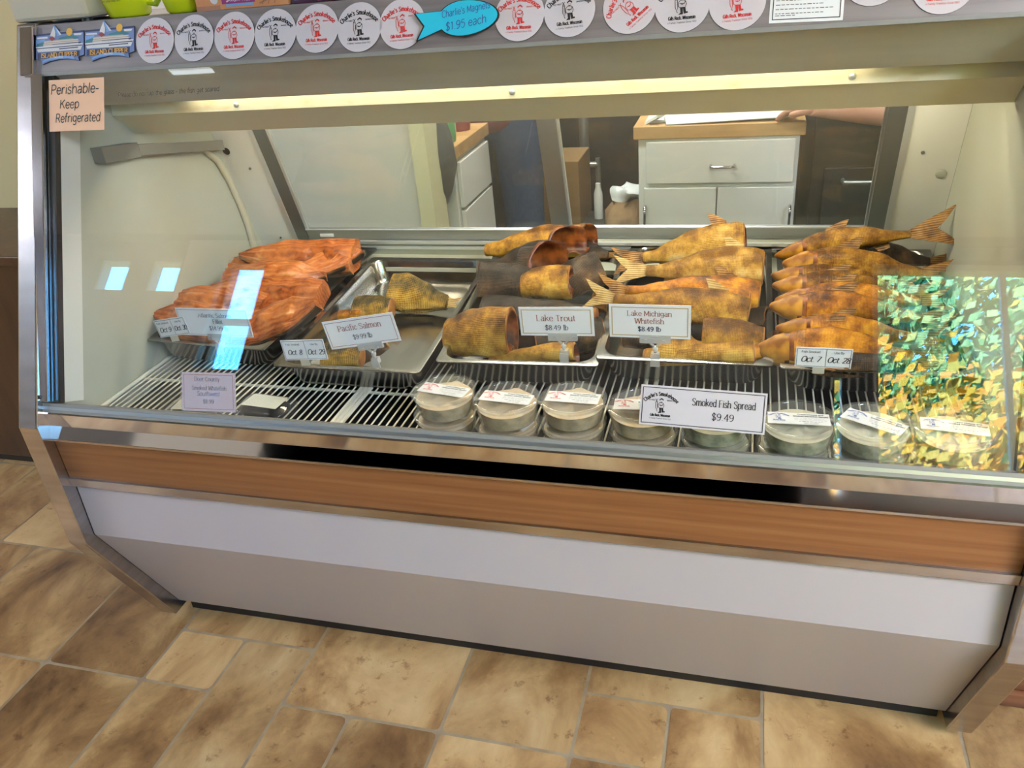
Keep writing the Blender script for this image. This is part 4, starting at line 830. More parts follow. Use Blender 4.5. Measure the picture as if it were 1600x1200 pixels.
white(A(1192, 418, .43), A(1012, 414, .44), .088, .062, 's_pale', 'second whitefish from the top with pale fins at its cut end', lean=32, tail=.070, seed=38, finm='fin_pale', bend=-.006)
white(A(1164, 378, .51), A(1006, 394, .52), .094, .066, 's_pale', 'topmost whitefish with its tail fin raised at the back', lean=30, tail=.070, seed=39, finm='fin')
# whole chubs
g = 'chubs in the fifth pan'
def chub(P0, P1, H, W, m, label, **k): return fish('smoked_chub', P0, P1, H, W, m, label, c, g, 'whole', **k)
chub(A(1250, 572, .165), A(1440, 566, .17), .045, .05, 's_dark', 'dark chub at the very bottom of its pan', lean=50, tail=.045, seed=51)
chub(A(1182, 545, .19), A(1425, 548, .20), .088, .052, 's_copper', 'large golden chub behind the Oct 7 tag', lean=42, tail=.05, seed=52)
chub(A(1214, 512, .24), A(1430, 520, .24), .060, .048, 's_copper', 'thin chub just above the large golden one', lean=42, tail=.05, seed=53)
chub(A(1204, 524, .29), A(1445, 505, .29), .066, .05, 's_dark', 'shadowed chub in the lower middle of the pile', lean=40, tail=.05, seed=54, fins=False)  # shade between the chubs put into this one's dark skin
chub(A(1204, 478, .30), A(1440, 488, .30), .072, .05, 's_copper', 'smooth bright chub in the middle of the pile', lean=40, tail=.05, seed=55)
chub(A(1212, 470, .36), A(1436, 462, .36), .070, .05, 's_copper', 'chub with an open belly above the smooth bright one', lean=45, tail=.05, seed=56)
chub(A(1208, 446, .40), A(1420, 448, .41), .062, .048, 's_gold', 'wrinkled chub below the one with round gill plate', lean=38, tail=.05, seed=57)
chub(A(1206, 430, .43), A(1400, 436, .44), .058, .045, 's_gold', 'chub whose pointed snout sticks out farthest left', lean=40, tail=.05, seed=58, fins=False)
chub(A(1224, 412, .46), A(1438, 418, .47), .080, .056, 's_gold', 'plump chub with a large round golden gill plate', lean=34, tail=.055, seed=59)
chub(A(1290, 394, .55), A(1452, 402, .55), .064, .05, 's_dark', 'blackened chub behind the topmost one', lean=30, tail=.060, seed=60)
chub(A(1212, 400, .52), A(1420, 360, .53), .056, .046, 's_gold', 'topmost chub with its tail pointing up to the right', lean=30, tail=.085, seed=61, droop=.006)
# ------------------------------------------------------------------ tubs of fish spread
M['spread'] = noisy('salmon_spread', (.84, .60, .34), (.90, .74, .50), (45, 45, 45), .5, bump=.6)
M['spread_b'] = noisy('whitefish_spread', (.78, .72, .52), (.60, .57, .38), (45, 45, 45), .5, bump=.6, lo=.45, hi=.75)
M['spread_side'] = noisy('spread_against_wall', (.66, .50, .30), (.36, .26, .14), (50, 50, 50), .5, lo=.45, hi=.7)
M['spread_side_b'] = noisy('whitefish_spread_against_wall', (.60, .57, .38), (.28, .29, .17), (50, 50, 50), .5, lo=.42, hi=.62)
TR, TH = .0585, .0445
def tub(blue, seed):
    rr = random.Random(seed); t = thing('spread_tub', '', 'tub', (0, 0, 0))
    MB().lathe([(0, .0006), (.047, .0006), (.050, .003), (.0555, .038), (.0565, .0385), (.0565, .0395), (.0548, .0395), (.0490, .0035), (.0465, .0018), (0, .0018)], n=32).build('tub', M['plastic'], t, smooth=40)
    MB().lathe([(0, .0412), (.0520, .0412), (.0530, .0425), (.0535, TH), (.0560, TH), (TR, .0430), (TR, .0385), (.0573, .0385), (.0573, .0400), (.0520, .0400), (0, .0400)], n=36).build('lid', M['plastic'], t, smooth=40)
    mb = MB(); n = 30; K = 9; i = 0; sd = seed*3.1
    rows = [[V((.0465*q*math.cos(2*math.pi*j/n), .0465*q*math.sin(2*math.pi*j/n), .0022)) for j in range(n)] for q in (.5, 1)]
    rows += [[V(((.0467+.0052*h)*math.cos(2*math.pi*j/n), (.0467+.0052*h)*math.sin(2*math.pi*j/n), .003+.026*h)) for j in range(n)] for h in (0, .5, 1)]
    for k in range(1, K):
        q = 1-k/K; r_ = []
        for j in range(n):
            x, y = .0519*q*math.cos(2*math.pi*j/n), .0519*q*math.sin(2*math.pi*j/n)
            z = .0295+.0065*noise.noise(V((x*38+sd, y*38, 1)))+.0048*noise.noise(V((x*80, y*90+sd, 2)))+.0040*(1-q); r_.append(V((x, y, min(z, .0385))))
        rows.append(r_)
    mb.v += [p for r_ in rows for p in r_]
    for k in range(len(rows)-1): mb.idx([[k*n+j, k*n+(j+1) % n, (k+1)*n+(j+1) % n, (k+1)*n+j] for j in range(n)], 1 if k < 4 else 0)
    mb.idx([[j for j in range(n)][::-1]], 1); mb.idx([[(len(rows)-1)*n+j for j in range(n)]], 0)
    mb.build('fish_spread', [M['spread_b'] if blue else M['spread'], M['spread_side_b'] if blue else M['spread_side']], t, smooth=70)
    mb = MB(); F = Fr((0, 0, .0418), (1, 0, 0), (0, 1, 0)); ink = 2
    mb.face([F.p(u, v, 0) for u, v in [(-.046, -.017), (.046, -.017), (.046, .017), (-.046, .017)]], 0)
    rect(mb, F, -.046, -.017, .046, .017, 0, .0004)
    logo(mb, F.sub(-.029, .002, 0), 0, 0, .017, 1, 0)
    text(mb, F, 'Cream Cheese and', .018, .0105, .0048, 'bold', 2, h=.0009); text(mb, F, 'Smoked Whitefish Spread' if blue else 'Smoked Salmon Spread', .018, .0050, .0048, 'bold', 2, maxw=.052, h=.0009)
    fineprint(mb, F, -.006, .0015, .042, 4, .0021, 3, .0004, seed); fineprint(mb, F, .0, -.0085, .038, 1, .002, 2, .0008, seed+1)
    text(mb, F, 'OCT 15 2022', .018, -.0150, .0040, 'sans', 3, h=.0009)
    mb.build('lid_label', [M['label'], M['bluelabel'] if blue else M['red'], M['ink'], M['greyink']], t)
    return t
GRP = 'tubs of fish spread along the front glass'
def on_rack(px, py, z=.7385): return atZ(px, py, z)
tops = [(693, 607, -.16), (791, 619, -.10), (895, 619, -.03), (1003, 630, .06), (1118, 640, 0), (1248, 652, .02), (1366, 656, -.52), (1492, 664, -.12)]
who = ['leftmost in the row', 'second from the left in the row', 'third from the left in the row', 'just left of the Smoked Fish Spread sign', 'hidden behind the Smoked Fish Spread sign', 'just right of the Smoked Fish Spread sign', 'with the steeply turned label', 'at the far right of the row']
for blue in (0, 1):
    proto = tub(blue, 5+blue); used = False
    for k, (px, py, rz) in enumerate(tops):
        if (k >= 4) != bool(blue): continue
        p = on_rack(px, py)
        for lev in (0, 1):
            o = proto if not used else copy_tree(proto); used = True
            dx, dy = (0, 0) if lev else (random.uniform(-.004, .003), random.uniform(-.003, .002))
            o.location = (p.x+dx, p.y+dy, .6490+lev*(TH+.0005)); o.rotation_euler = (0, 0, rz if lev else rz+random.uniform(-.3, .3))
            tag(o, '%s tub of spread with %s label, %s' % (('lower', 'upper')[lev], ('red', 'blue')[blue], who[k]), 'tub', GRP)
# flat packs of smoked fish
def flatpack(px, py, rz, label):
    p = atZ(px, py, .66); t = thing('fish_pack', label, 'package', (p.x, p.y, .6490)); F = Fr(p, (math.cos(rz), math.sin(rz), 0), (-math.sin(rz), math.cos(rz), 0)); mb = MB(); rg = []
    for w, h, r, z in ((.118, .070, .02, .0), (.124, .076, .022, .012), (.112, .064, .02, .020), (.06, .03, .012, .023)): rg.append([F.p(x, y, z-.011) for x, y in rrect(w, h, r)])
    mb.v += [q for r_ in rg for q in r_]; n = len(rg[0])
    for k in range(3): mb.idx([[k*n+j, k*n+(j+1) % n, (k+1)*n+(j+1) % n, (k+1)*n+j] for j in range(n)])
    mb.idx([[j for j in range(n)][::-1], [3*n+j for j in range(n)]]); mb.build('film', M['plastic'], t, smooth=60)
    mb = MB(); rg = []
    for w, h, r, z in ((.09, .05, .02, .001), (.104, .060, .024, .008), (.09, .05, .02, .016), (.03, .02, .008, .018)): rg.append([F.p(x*(1+.08*math.sin(9*y)), y, z-.011+.002*noise.noise(V((x*60, y*60, z)))) for x, y in rrect(w, h, r)])
    mb.v += [q for r_ in rg for q in r_]
    for k in range(3): mb.idx([[k*n+j, k*n+(j+1) % n, (k+1)*n+(j+1) % n, (k+1)*n+j] for j in range(n)])
    mb.idx([[j for j in range(n)][::-1], [3*n+j for j in range(n)]]); mb.build('smoked_fillet', M['s_dark'], t, smooth=70)
    mb = MB(); G = Fr(F.p(.004, .0, .0135), F.x, F.y); rect(mb, G, -.042, -.022, .040, .022, 0, 0); rect(mb, G, -.042, -.022, .040, .022, 0, .0004)
    fineprint(mb, G, -.036, .014, .034, 8, .0042, 1, .0005, int(px)); mb.build('pack_label', [mat('cream_label', (.74, .74, .62), .5), M['greyink']], t)
flatpack(305, 640, .08, 'flat clear pack of smoked fish behind the Door County card'); flatpack(414, 636, -.10, 'flat clear pack of smoked fish with cream label on top, right of the other')
# ------------------------------------------------------------------ price cards, date tags and notices
def sign(name, label, cat, tl, tr, bl, draw, mats, group=None, holder=None, t=.0012, up=0.):
    F, W, H = quad_frame(tl, tr, bl); F = Fr(F.o+F.n*up, F.x, F.y)
    if holder:
        root = thing(name, label, cat, F.p(0, -H/2-.03), group); mb = MB(); card_slab(mb, F, W, H, 0, t); draw(mb, F, W, H); mb.build('card', mats, root); holder(root, F, W, H)
    else:
        mb = MB(); card_slab(mb, F, W, H, 0, t); draw(mb, F, W, H); root = tag(mb.build(name, mats, origin=F.o), label, cat, group)
    return root
def clip(root, F, W, H, u=.01, drop=.043, wd=.055):
    y0 = -H/2; mb = MB()
    mb.obox(F.p(u, y0+.001, .0022), F.x*wd/2, F.y*.0045, F.n*.0011); mb.obox(F.p(u, y0-.004, .0010), F.x*wd/2, F.y*.0045, F.n*.0036)
    for s in (-1, 1): mb.obox(F.p(u+s*.016, y0-.004, .006), F.x*.003, F.y*.003, F.n*.002)
    mb.tube([F.p(u-.010, y0-.008), F.p(u-.002, y0-.017)], .0026, 0, 8); mb.tube([F.p(u+.010, y0-.008), F.p(u+.002, y0-.017)], .0026, 0, 8)
    mb.build('card_holder', M['clip'], root, smooth=40)
    b = MB(); c = F.p(u, y0-.021); b.ball(c, .0052, .0052, .0062, 0, 14); b.build('ball_joint', mat('ball_white', (.62, .63, .61), .3), root, smooth=80)
    k = MB(); k.obox(F.p(u, y0-drop+.008, .0), F.x*.0075, F.y*.006, V((0, .006, 0))); k.obox(F.p(u, y0-drop+.0, -.0)+V((0, -.006, -.001)), F.x*.0085, F.y*.010, V((0, .0012, 0)))
    k.tube([F.p(u, y0-.026), F.p(u, y0-drop+.012)], .003, 0, 8); k.build('rim_clamp', M['clip'], root, smooth=40)
def border(mb, F, W, H, m, ins=.005, wd=.0012): frame_lines(mb, F, -W/2+ins, -H/2+ins, W/2-ins, H/2-ins, wd, m)
YS = .098
def pc(*q): return [A(px, py, YS) for px, py in q]
def d_pac(mb, F, W, H):
    border(mb, F, W, H, 1, .0045, .0009); text(mb, F, 'Pacific Salmon', 0, .006, .0165, 'serif', 2, maxw=W*.74); text(mb, F, '$9.99 lb', 0, -.0145, .0135, 'serif', 3)
sign('price_card', 'white Pacific Salmon price card, tilted, in a clear clip', 'price card', *pc((507, 503), (617, 487), (514, 547)), d_pac, [M['paper'], M['maroon'], M['maroon'], M['navy']], 'price cards clipped to the pans', clip)
def d_trout(mb, F, W, H):
    border(mb, F, W, H, 1, .0045, .0014); text(mb, F, 'Lake Trout', 0, .0015, .0165, 'serif', 2); text(mb, F, '$8.49 lb', 0, -.0165, .0135, 'serif', 3)
sign('price_card', 'white Lake Trout price card with gold border in a clear clip', 'price card', *pc((813, 480), (930, 480), (811, 524)), d_trout, [M['paper'], M['gold'], M['maroon'], M['navy']], 'price cards clipped to the pans', clip)
def d_wf(mb, F, W, H):
    border(mb, F, W, H, 1, .0045, .0014); text(mb, F, 'Lake Michigan', 0, .011, .0135, 'serif', 2); text(mb, F, 'Whitefish', 0, -.0035, .0135, 'serif', 2); text(mb, F, '$8.49 lb', 0, -.0185, .0120, 'bserif', 3)
sign('price_card', 'white Lake Michigan Whitefish price card with gold border in a clear clip', 'price card', *pc((953, 475), (1082, 478), (951, 526)), d_wf, [M['paper'], M['gold'], M['maroon'], M['navy']], 'price cards clipped to the pans', clip)
def d_atl(mb, F, W, H):
    border(mb, F, W, H, 1, .003, .0006); text(mb, F, 'Atlantic Salmon', .006, .012, .0125, 'serif', 2); text(mb, F, 'Fillet', .01, -.002, .0125, 'serif', 2); text(mb, F, '$14.99 lb', .008, -.0175, .0125, 'serif', 3)
sign('price_card', 'white Atlantic Salmon Fillet price card in front of the fillets', 'price card', A(276, 481, .112), A(388, 484, .112), A(283, 523, .112), d_atl, [M['paper'], M['maroon'], M['navy'], M['navy']], 'price cards clipped to the pans', lambda r, F, W, H: clip(r, F, W, H, 0, .030, .045))
def datetag(q, day, use, label, y):
    def draw(mb, F, W, H):
        border(mb, F, W, H, 1, .002, .0007); rect(mb, F, W*.04, -H/2+.002, W*.04+.0007, H/2-.002, 1)
        text(mb, F, 'Fish Smoked', -W*.23, H*.24, .0058, 'bold', 2, maxw=W*.42); text(mb, F, 'Use By', W*.27, H*.24, .0058, 'bold', 2)
        text(mb, F, day, -W*.23, -H*.22, .0150, 'marker', 1, maxw=W*.42); text(mb, F, use, W*.27, -H*.22, .0150, 'marker', 1, maxw=W*.40)
    def tab(r, F, W, H): MB().obox(F.p(-.006, -H/2-.004, -.0006), F.x*.010, F.y*.009, F.n*.0004).build('tape_tab', mat('tape_tab', (.58, .54, .42), .4), r)
    sign('date_tag', label, 'date tag', *[A(px, py, y) for px, py in q], draw, [M['paper'], M['ink'], M['greyink']], 'handwritten date tags on the pan rims', tab)
datetag(((441, 532), (508, 530), (443, 563)), 'Oct. 8', 'Oct. 29', 'small white date tag reading Oct. 8 and Oct. 29', .058)
datetag(((1246, 542), (1335, 546), (1240, 572)), 'Oct. 7', 'Oct. 28', 'small white date tag reading Oct. 7 below the chubs', .135)
datetag(((241, 501), (288, 494), (249, 528)), 'Oct 9', 'Oct. 30', 'small white date tag reading Oct 9 on the salmon fillets', .105)
GF = Fr((0, G0[0], G0[1]), (1, 0, 0), (0, gd[0], gd[1])); gnv = V((0, gn[0], gn[1])); gk = gnv.dot(V((0, *G0)))
def onglass(px, py): return at(px, py, gnv, gk)
def d_spread(mb, F, W, H):
    border(mb, F, W, H, 1, .003, .0011); logo(mb, F, -W*.33, 0, H*.46, 1, 0)
    text(mb, F, 'Smoked Fish Spread', W*.17, .005, .0150, 'serif', 1, maxw=W*.50); text(mb, F, '$9.49', W*.17, -.0155, .0150, 'serif', 1)
sign('spread_sign', 'white Smoked Fish Spread $9.49 sign with black emblem on the glass', 'sign', onglass(1002, 600), onglass(1199, 615), onglass(999, 662), d_spread, [M['sign_white'], M['ink']], up=.0016)
def d_per(mb, F, W, H):
    text(mb, F, 'Perishable-', -W*.46, H*.22, .0245, 'pen', 1, al='l', maxw=W*.88); text(mb, F, 'Keep', -W*.30, -H*.06, .0225, 'pen', 1, al='l'); text(mb, F, 'Refrigerated', -W*.38, -H*.33, .0225, 'pen', 1, al='l', maxw=W*.82)
sign('handwritten_note', 'peach handwritten Perishable Keep Refrigerated note taped on the glass', 'note', onglass(75, 126), onglass(161, 121), onglass(80, 206), d_per, [M['peach'], M['ink']], up=.0014, t=.0006)
def d_door(mb, F, W, H):
    border(mb, F, W, H, 1, .004, .0008); text(mb, F, 'Door County', -.002, H*.28, .0105, 'serif', 2); text(mb, F, 'Smoked Whitefish', .002, H*.05, .0100, 'serif', 2, maxw=W*.8); text(mb, F, 'Southwest', 0, -H*.10, .0115, 'pen', 3)
    text(mb, F, '$8.99', 0, -H*.30, .0105, 'serif', 2)
    for s_ in (-1, 1): mb.obox(F.p(s_*(W/2+.001), 0, .0005), F.x*.0012, F.y*H*.5, F.n*.0012, 4)
    mb.obox(F.p(0, -H/2-.001, .0005), F.x*W*.5, F.y*.0012, F.n*.0012, 4); mb.obox(F.p(0, 0, .0025), F.x*W*.51, F.y*H*.5, F.n*.0006, 4)
sign('sleeve_card', 'lilac Door County smoked whitefish card in a clear sleeve on the glass', 'sign', onglass(284, 581), onglass(367, 583), onglass(287, 641), d_door, [M['pink_paper'], M['maroon'], M['navy'], M['bluelabel'], M['sleeve']], up=.0016)
mb = MB(); p0, p1 = onglass(185, 152), onglass(343, 142); F = Fr(p0+gnv*.0006, p1-p0, (0, *gd)); text(mb, F, 'Please do not tap the glass - the fish get scared', 0, 0, .0115, 'pen', 0, al='l', h=0, maxw=(p1-p0).length)
mb.build('marker_line', mat('faint_marker', (.035, .032, .025), .6), PANE)
# ------------------------------------------------------------------ magnets on the top rail
rd = V((0, RT[0]-RB[0], RT[1]-RB[1])).normalized(); RN = V((1, 0, 0)).cross(rd); rk = RN.dot(V((0, *RB)))
def onrail(px, py): return at(px, py, RN, rk)
GM = 'round emblem magnets on the top rail'
def magnet(px, py, red, label, rz=0., r=.0408):
    F = Fr(onrail(px, py)+RN*.0018, (1, 0, 0), rd).sub(0, 0, rz); mb = MB(); n = 40
    P_ = [(r*math.cos(2*math.pi*k/n), r*math.sin(2*math.pi*k/n)) for k in range(n)]
    poly(mb, F, P_, 0, 0); 
    for k in range(n): a, b = P_[k], P_[(k+1) % n]; mb.face([F.p(*a, 0), F.p(*a, -.0015), F.p(*b, -.0015), F.p(*b, 0)], 2)
    logo(mb, F, 0, 0, r*.92, 1, 0)
    tag(mb.build('round_magnet', [M['magnet'], M['red'] if red else M['ink'], M['ink']], origin=F.o), label, 'magnet', GM)
for px, py, red, lb, rz in ((243, 64, 1, 'red emblem magnet just right of the ship magnets', 0), (304, 60, 0, 'black emblem magnet, leftmost of the black ones', 0), (367, 56, 1, 'red emblem magnet, second red from the left', 0),
        (431, 52, 0, 'black emblem magnet, second black from the left', 0), (496, 45, 1, 'red emblem magnet, third red from the left', 0), (562, 43, 0, 'black emblem magnet, third black from the left', 0),
        (629, 38, 1, 'red emblem magnet just left of the blue fish sign', .03), (812, 24, 1, 'red emblem magnet just right of the blue fish sign', 0), (890, 17, 0, 'black emblem magnet between the fish sign and the tilted magnet', .06),
        (984, 11, 1, 'red emblem magnet turned well off level', .72), (1066, 8, 0, 'black emblem magnet right of the tilted red one', .03), (1152, 4, 1, 'red emblem magnet just left of the framed notice', .05),
        (1364, -36, 0, 'emblem magnet mostly cut off, right of the framed notice', 0), (1474, -24, 1, 'red emblem magnet nearest the right end of the rail', 0)): magnet(px, py, red, lb, rz)
SHIP = [mat(n, c, .35) for n, c in (('ship_sky', (.15, .22, .45)), ('ship_white', (.72, .70, .68)), ('ship_navy', (.02, .025, .09)), ('ship_teal', (.03, .18, .22)), ('ship_tan', (.50, .38, .30)), ('ship_gold', (.80, .42, .05)), ('ship_red', (.25, .02, .03)), ('ship_blue', (.20, .36, .68)))]
def ship(tl, tr, bl, label):
    F, W, H = quad_frame(tl, tr, bl); F = Fr(F.o+RN*.003, F.x, F.y); mb = MB()
    Pq = lambda pts, m, h: poly(mb, F, [(x*W/2, y*H/2) for x, y in pts], m, h)
    out = [(-1, .62), (-.35, .66), (-.22, 1.05), (.0, .70), (1.0, .66), (1.02, -.62), (.78, -.72), (.82, -.92), (.4, -.80), (0, -.78), (-.4, -.86), (-.72, -1.0), (-.78, -.76), (-1, -.70)]
    Pq(out, 0, 0)
    for k in range(len(out)): a, b = out[k], out[(k+1) % len(out)]; mb.face([F.p(a[0]*W/2, a[1]*H/2, 0), F.p(b[0]*W/2, b[1]*H/2, 0), F.p(b[0]*W/2, b[1]*H/2, -.0025), F.p(a[0]*W/2, a[1]*H/2, -.0025)], 2)
    Pq([(-1, .62), (1, .66), (1, .56), (-1, .52)], 2, .0003); Pq([(-.96, .45), (-.5, .45), (-.5, .36), (-.96, .36)], 1, .0004); Pq([(.6, .52), (.95, .52), (.9, .42), (.62, .42)], 1, .0004)
    Pq([(-1, .32), (-.6, .34), (-.7, .02), (-1, .0)], 7, .0003); Pq([(-.95, .10), (-.6, .22), (-.7, -.02), (-1, -.05)], 3, .0004); Pq([(.0, .36), (.5, .48), (.85, .30), (.5, .20), (-.1, .18)], 3, .0003)
    Pq([(-.40, .5), (-.24, 1.0), (-.16, .58), (-.2, .34)], 1, .0005); Pq([(-.22, 1.02), (.04, .48), (-.1, .44)], 7, .0006); Pq([(-.16, .92), (.10, .50), (.02, .48)], 1, .0007); Pq([(-.45, .36), (-.3, .46), (-.18, .34), (-.3, .20)], 6, .0008)
    disc(mb, F, .42*W/2, .62*H/2, .13*W/2, 5, .0006)
    Pq([(-.72, -.10), (-.62, .24), (.55, .26), (.85, .10), (.85, -.05)], 4, .0007)
    for v in (.18, .08, -.01): Pq([(-.66, v), (.80, v+.02), (.80, v-.01), (-.66, v-.03)], 1, .0009)
    Pq([(-.3, .02), (.9, .06), (.92, -.08), (-.3, -.06)], 2, .0008); Pq([(-1, -.06), (1.0, -.02), (.9, -.36), (-.9, -.34)], 1, .0010); Pq([(-.98, -.14), (.96, -.10), (.95, -.15), (-.98, -.18)], 2, .0011); Pq([(.0, -.22), (.8, -.20), (.78, -.25), (0, -.27)], 2, .0011)
    Pq([(-.92, -.40), (.85, -.40), (.85, -.70), (-.92, -.72)], 2, .0009)
    Fb = F.sub(0, -.50*H/2, 0); text(mb, Fb, 'ISLAND CLIPPER', 0, -.085*H, .165*H, 'slab', 5, maxw=W*.82, h=.0013)
    Pq([(-.70, -.94), (-.4, -.82), (0, -.76), (.4, -.78), (.66, -.86), (.62, -.70), (.3, -.64), (0, -.63), (-.36, -.68), (-.66, -.80)], 7, .0014)
    text(mb, F, 'GILLS ROCK', 0, -.73*H/2, .055*H, 'bold', 1, h=.0018)
    tag(mb.build('ship_magnet', SHIP, origin=F.o), label, 'magnet', 'ship magnets on the top rail')
ship(onrail(57, 44), onrail(131, 38), onrail(60, 102), 'ship magnet at the left end of the top rail'); ship(onrail(133, 37), onrail(209, 31), onrail(137, 97), 'ship magnet beside the leftmost round magnet')
# blue fish-shaped price sign
F = Fr(onrail(722, 36)+RN*.012, onrail(777, 24)-onrail(664, 36), rd); mb = MB(); q = []
for k in range(29): a = math.radians(152-304*k/28); q.append((.012+.052*math.cos(a)*(1.02 if math.cos(a) > 0 else .95), .003+.0285*math.sin(a)*(1-.12*math.cos(a))))
out = q+[(-.074, -.026), (-.062, -.004), (-.078, .018)]
out = [(x*1.02, y) for x, y in out]
for s_, m_ in ((1.0, 1), (.955, 0)): poly(mb, F, [(x*s_+(.0 if s_ == 1 else .0002), y*s_) for x, y in out], m_, 0 if s_ == 1 else .0004)
for k in range(len(out)): a, b = out[k], out[(k+1) % len(out)]; mb.face([F.p(*a, 0), F.p(*b, 0), F.p(*b, -.0025), F.p(*a, -.0025)][::-1], 1)
G = F.sub(.010, 0, .10); text(mb, G, "Charlie's Magnets", .002, .010, .0150, 'pen', 2, maxw=.082, h=.001); text(mb, G, '$1.95 each', 0, -.0115, .0180, 'pen', 2, maxw=.070, h=.001)
t = thing('fish_sign', 'blue fish-shaped magnet price sign on the top rail', 'sign', F.o); mb.build('fish_board', [M['aqua'], M['ink'], M['bluelabel']], t); MB().obox(F.p(.01, 0, -.0072), F.x*.012, F.y*.012, F.n*.0046).build('magnet_block', M['ink'], t)
def d_not(mb, F, W, H):
    border(mb, F, W, H, 1, .004, .0012); text(mb, F, 'NOTICE', 0, H*.30, .012, 'bold', 1); fineprint(mb, F, -W*.42, H*.12, W*.42, 6, .0062, 1, .0009, 4); fineprint(mb, F, -W*.42, -H*.36, -W*.1, 1, .005, 1, .0009, 5)
sign('framed_notice', 'white notice with thin black border on the top rail', 'notice', onrail(1203, -40), onrail(1319, -47), onrail(1205, 37), d_not, [M['label'], M['ink']], up=.0014)
# ------------------------------------------------------------------ things standing on top of the case
tb = thing('plastic_box', 'beige plastic box on the left end of the case top', 'box', (.03, .26, 1.3636))
MB().box((-.062, .168, 1.3690), (.110, .36, 1.52)).build('housing', M['beige_plastic'], tb, bevel=.008)
for x in (-.04, .09):
    for y in (.19, .34): MB().lathe([(0, 0), (.01, 0), (.01, .006), (0, .006)], (x, y, 1.3634), 12).build('foot', M['black'], tb)
def mug(cx, cy, label, ha):
    t = thing('mug', label, 'mug', (cx, cy, 1.3634), 'lime mugs on the case top'); z = 1.3634
    MB().lathe([(0, .0), (.034, 0), (.0385, .004), (.044, .03), (.0465, .06), (.047, .095), (.045, .097), (.043, .095), (.042, .05), (.036, .008), (0, .006)], (cx, cy, z), 36).build('body', M['lime'], t, smooth=50)
    hp = [V((cx+r_*math.cos(ha), cy+r_*math.sin(ha), z+h)) for r_, h in ((.042, .022), (.058, .018), (.072, .032), (.075, .052), (.066, .072), (.046, .080))]
    MB().tube(hp, .0055, 0, 10).build('handle', M['lime'], t, smooth=60)
    mb = MB()
    for s, zz, sz, st in (('Gills Rock, Wisconsin', .036, .0085, 'slab'), ('A Family Tradition Since 1932', .0285, .0050, 'sans'), ("Charlie's Smokehouse", .075, .0105, 'slab')):
        W = twidth(s, sz, st, .8); x = -W/2
        for ch in s:
            wd = (GL.get(ch, (30, ''))[0]/100+STY[st]['track'])*sz*.8; R_ = .0437+.034*(zz-.024)+.0012; a = -math.pi/2-.12+(x+wd/2)/R_
            glyph(mb, Fr((cx+R_*math.cos(a), cy+R_*math.sin(a), z+zz), (-math.sin(a), math.cos(a), 0), (0, 0, 1)), ch, -wd/2, 0, sz, st, 0, 0, .8); x += wd
    mb.build('print', M['ink'], t)
mug(.166, .220, 'lime yellow mug with handle, beside the beige box', .1); mug(.292, .225, 'lime yellow mug beside the orange rice carton', 2.2)
def carton(x0, x1, y, h, m, label, draw, mats):
    t = thing('food_carton', label, 'carton', ((x0+x1)/2, y+.03, 1.3634), 'cartons on the case top'); MB().box((x0, y, 1.3634), (x1, y+.055, 1.3634+h)).build('carton', m, t, bevel=.0012)
    mb = MB(); F = Fr((x0, y-.0004, 1.3634), (1, 0, 0), (0, 0, 1)); draw(mb, F, x1-x0, h); mb.build('printed_front', mats, t)
CM = [mat('carton_print_%d' % k, c, .4) for k, c in enumerate(((.62, .26, .10), (.28, .03, .16), (.18, .36, .62), (.70, .66, .62), (.40, .18, .10)))]
def d_rice(mb, F, W, H):
    rect(mb, F, .055, .009, .122, .085, 1); rect(mb, F, .062, .0045, .118, .0085, 2); text(mb, F, 'SAVORY RICE', .089, .0125, .0085, 'bold', 3, maxw=.058, h=.0012)
    disc(mb, F, .040, .018, .008, 3, .0006, 12); disc(mb, F, .030, .032, .012, 3, .0006, 12)
    for k in range(3): stroke(mb, F, [(.13, .006+.008*k), (.17, .018+.008*k)], .0025, 4); stroke(mb, F, [(.135+.012*k, .004), (.15+.012*k, .03)], .002, 4)
    rect(mb, F, .0, .0, .05, .008, 4, .0004)
carton(.342, .528, .178, .17, CM[0], 'orange carton of savory rice between mug and dark carton', d_rice, CM)
def d_drk(mb, F, W, H): rect(mb, F, .006, .006, .022, .03, 2); rect(mb, F, .05, .010, .10, .016, 3); rect(mb, F, .03, .03, .12, .1, 4)
carton(.536, .690, .176, .17, mat('carton_plum', (.06, .012, .03), .35), 'dark plum carton right of the rice carton', d_drk, CM)
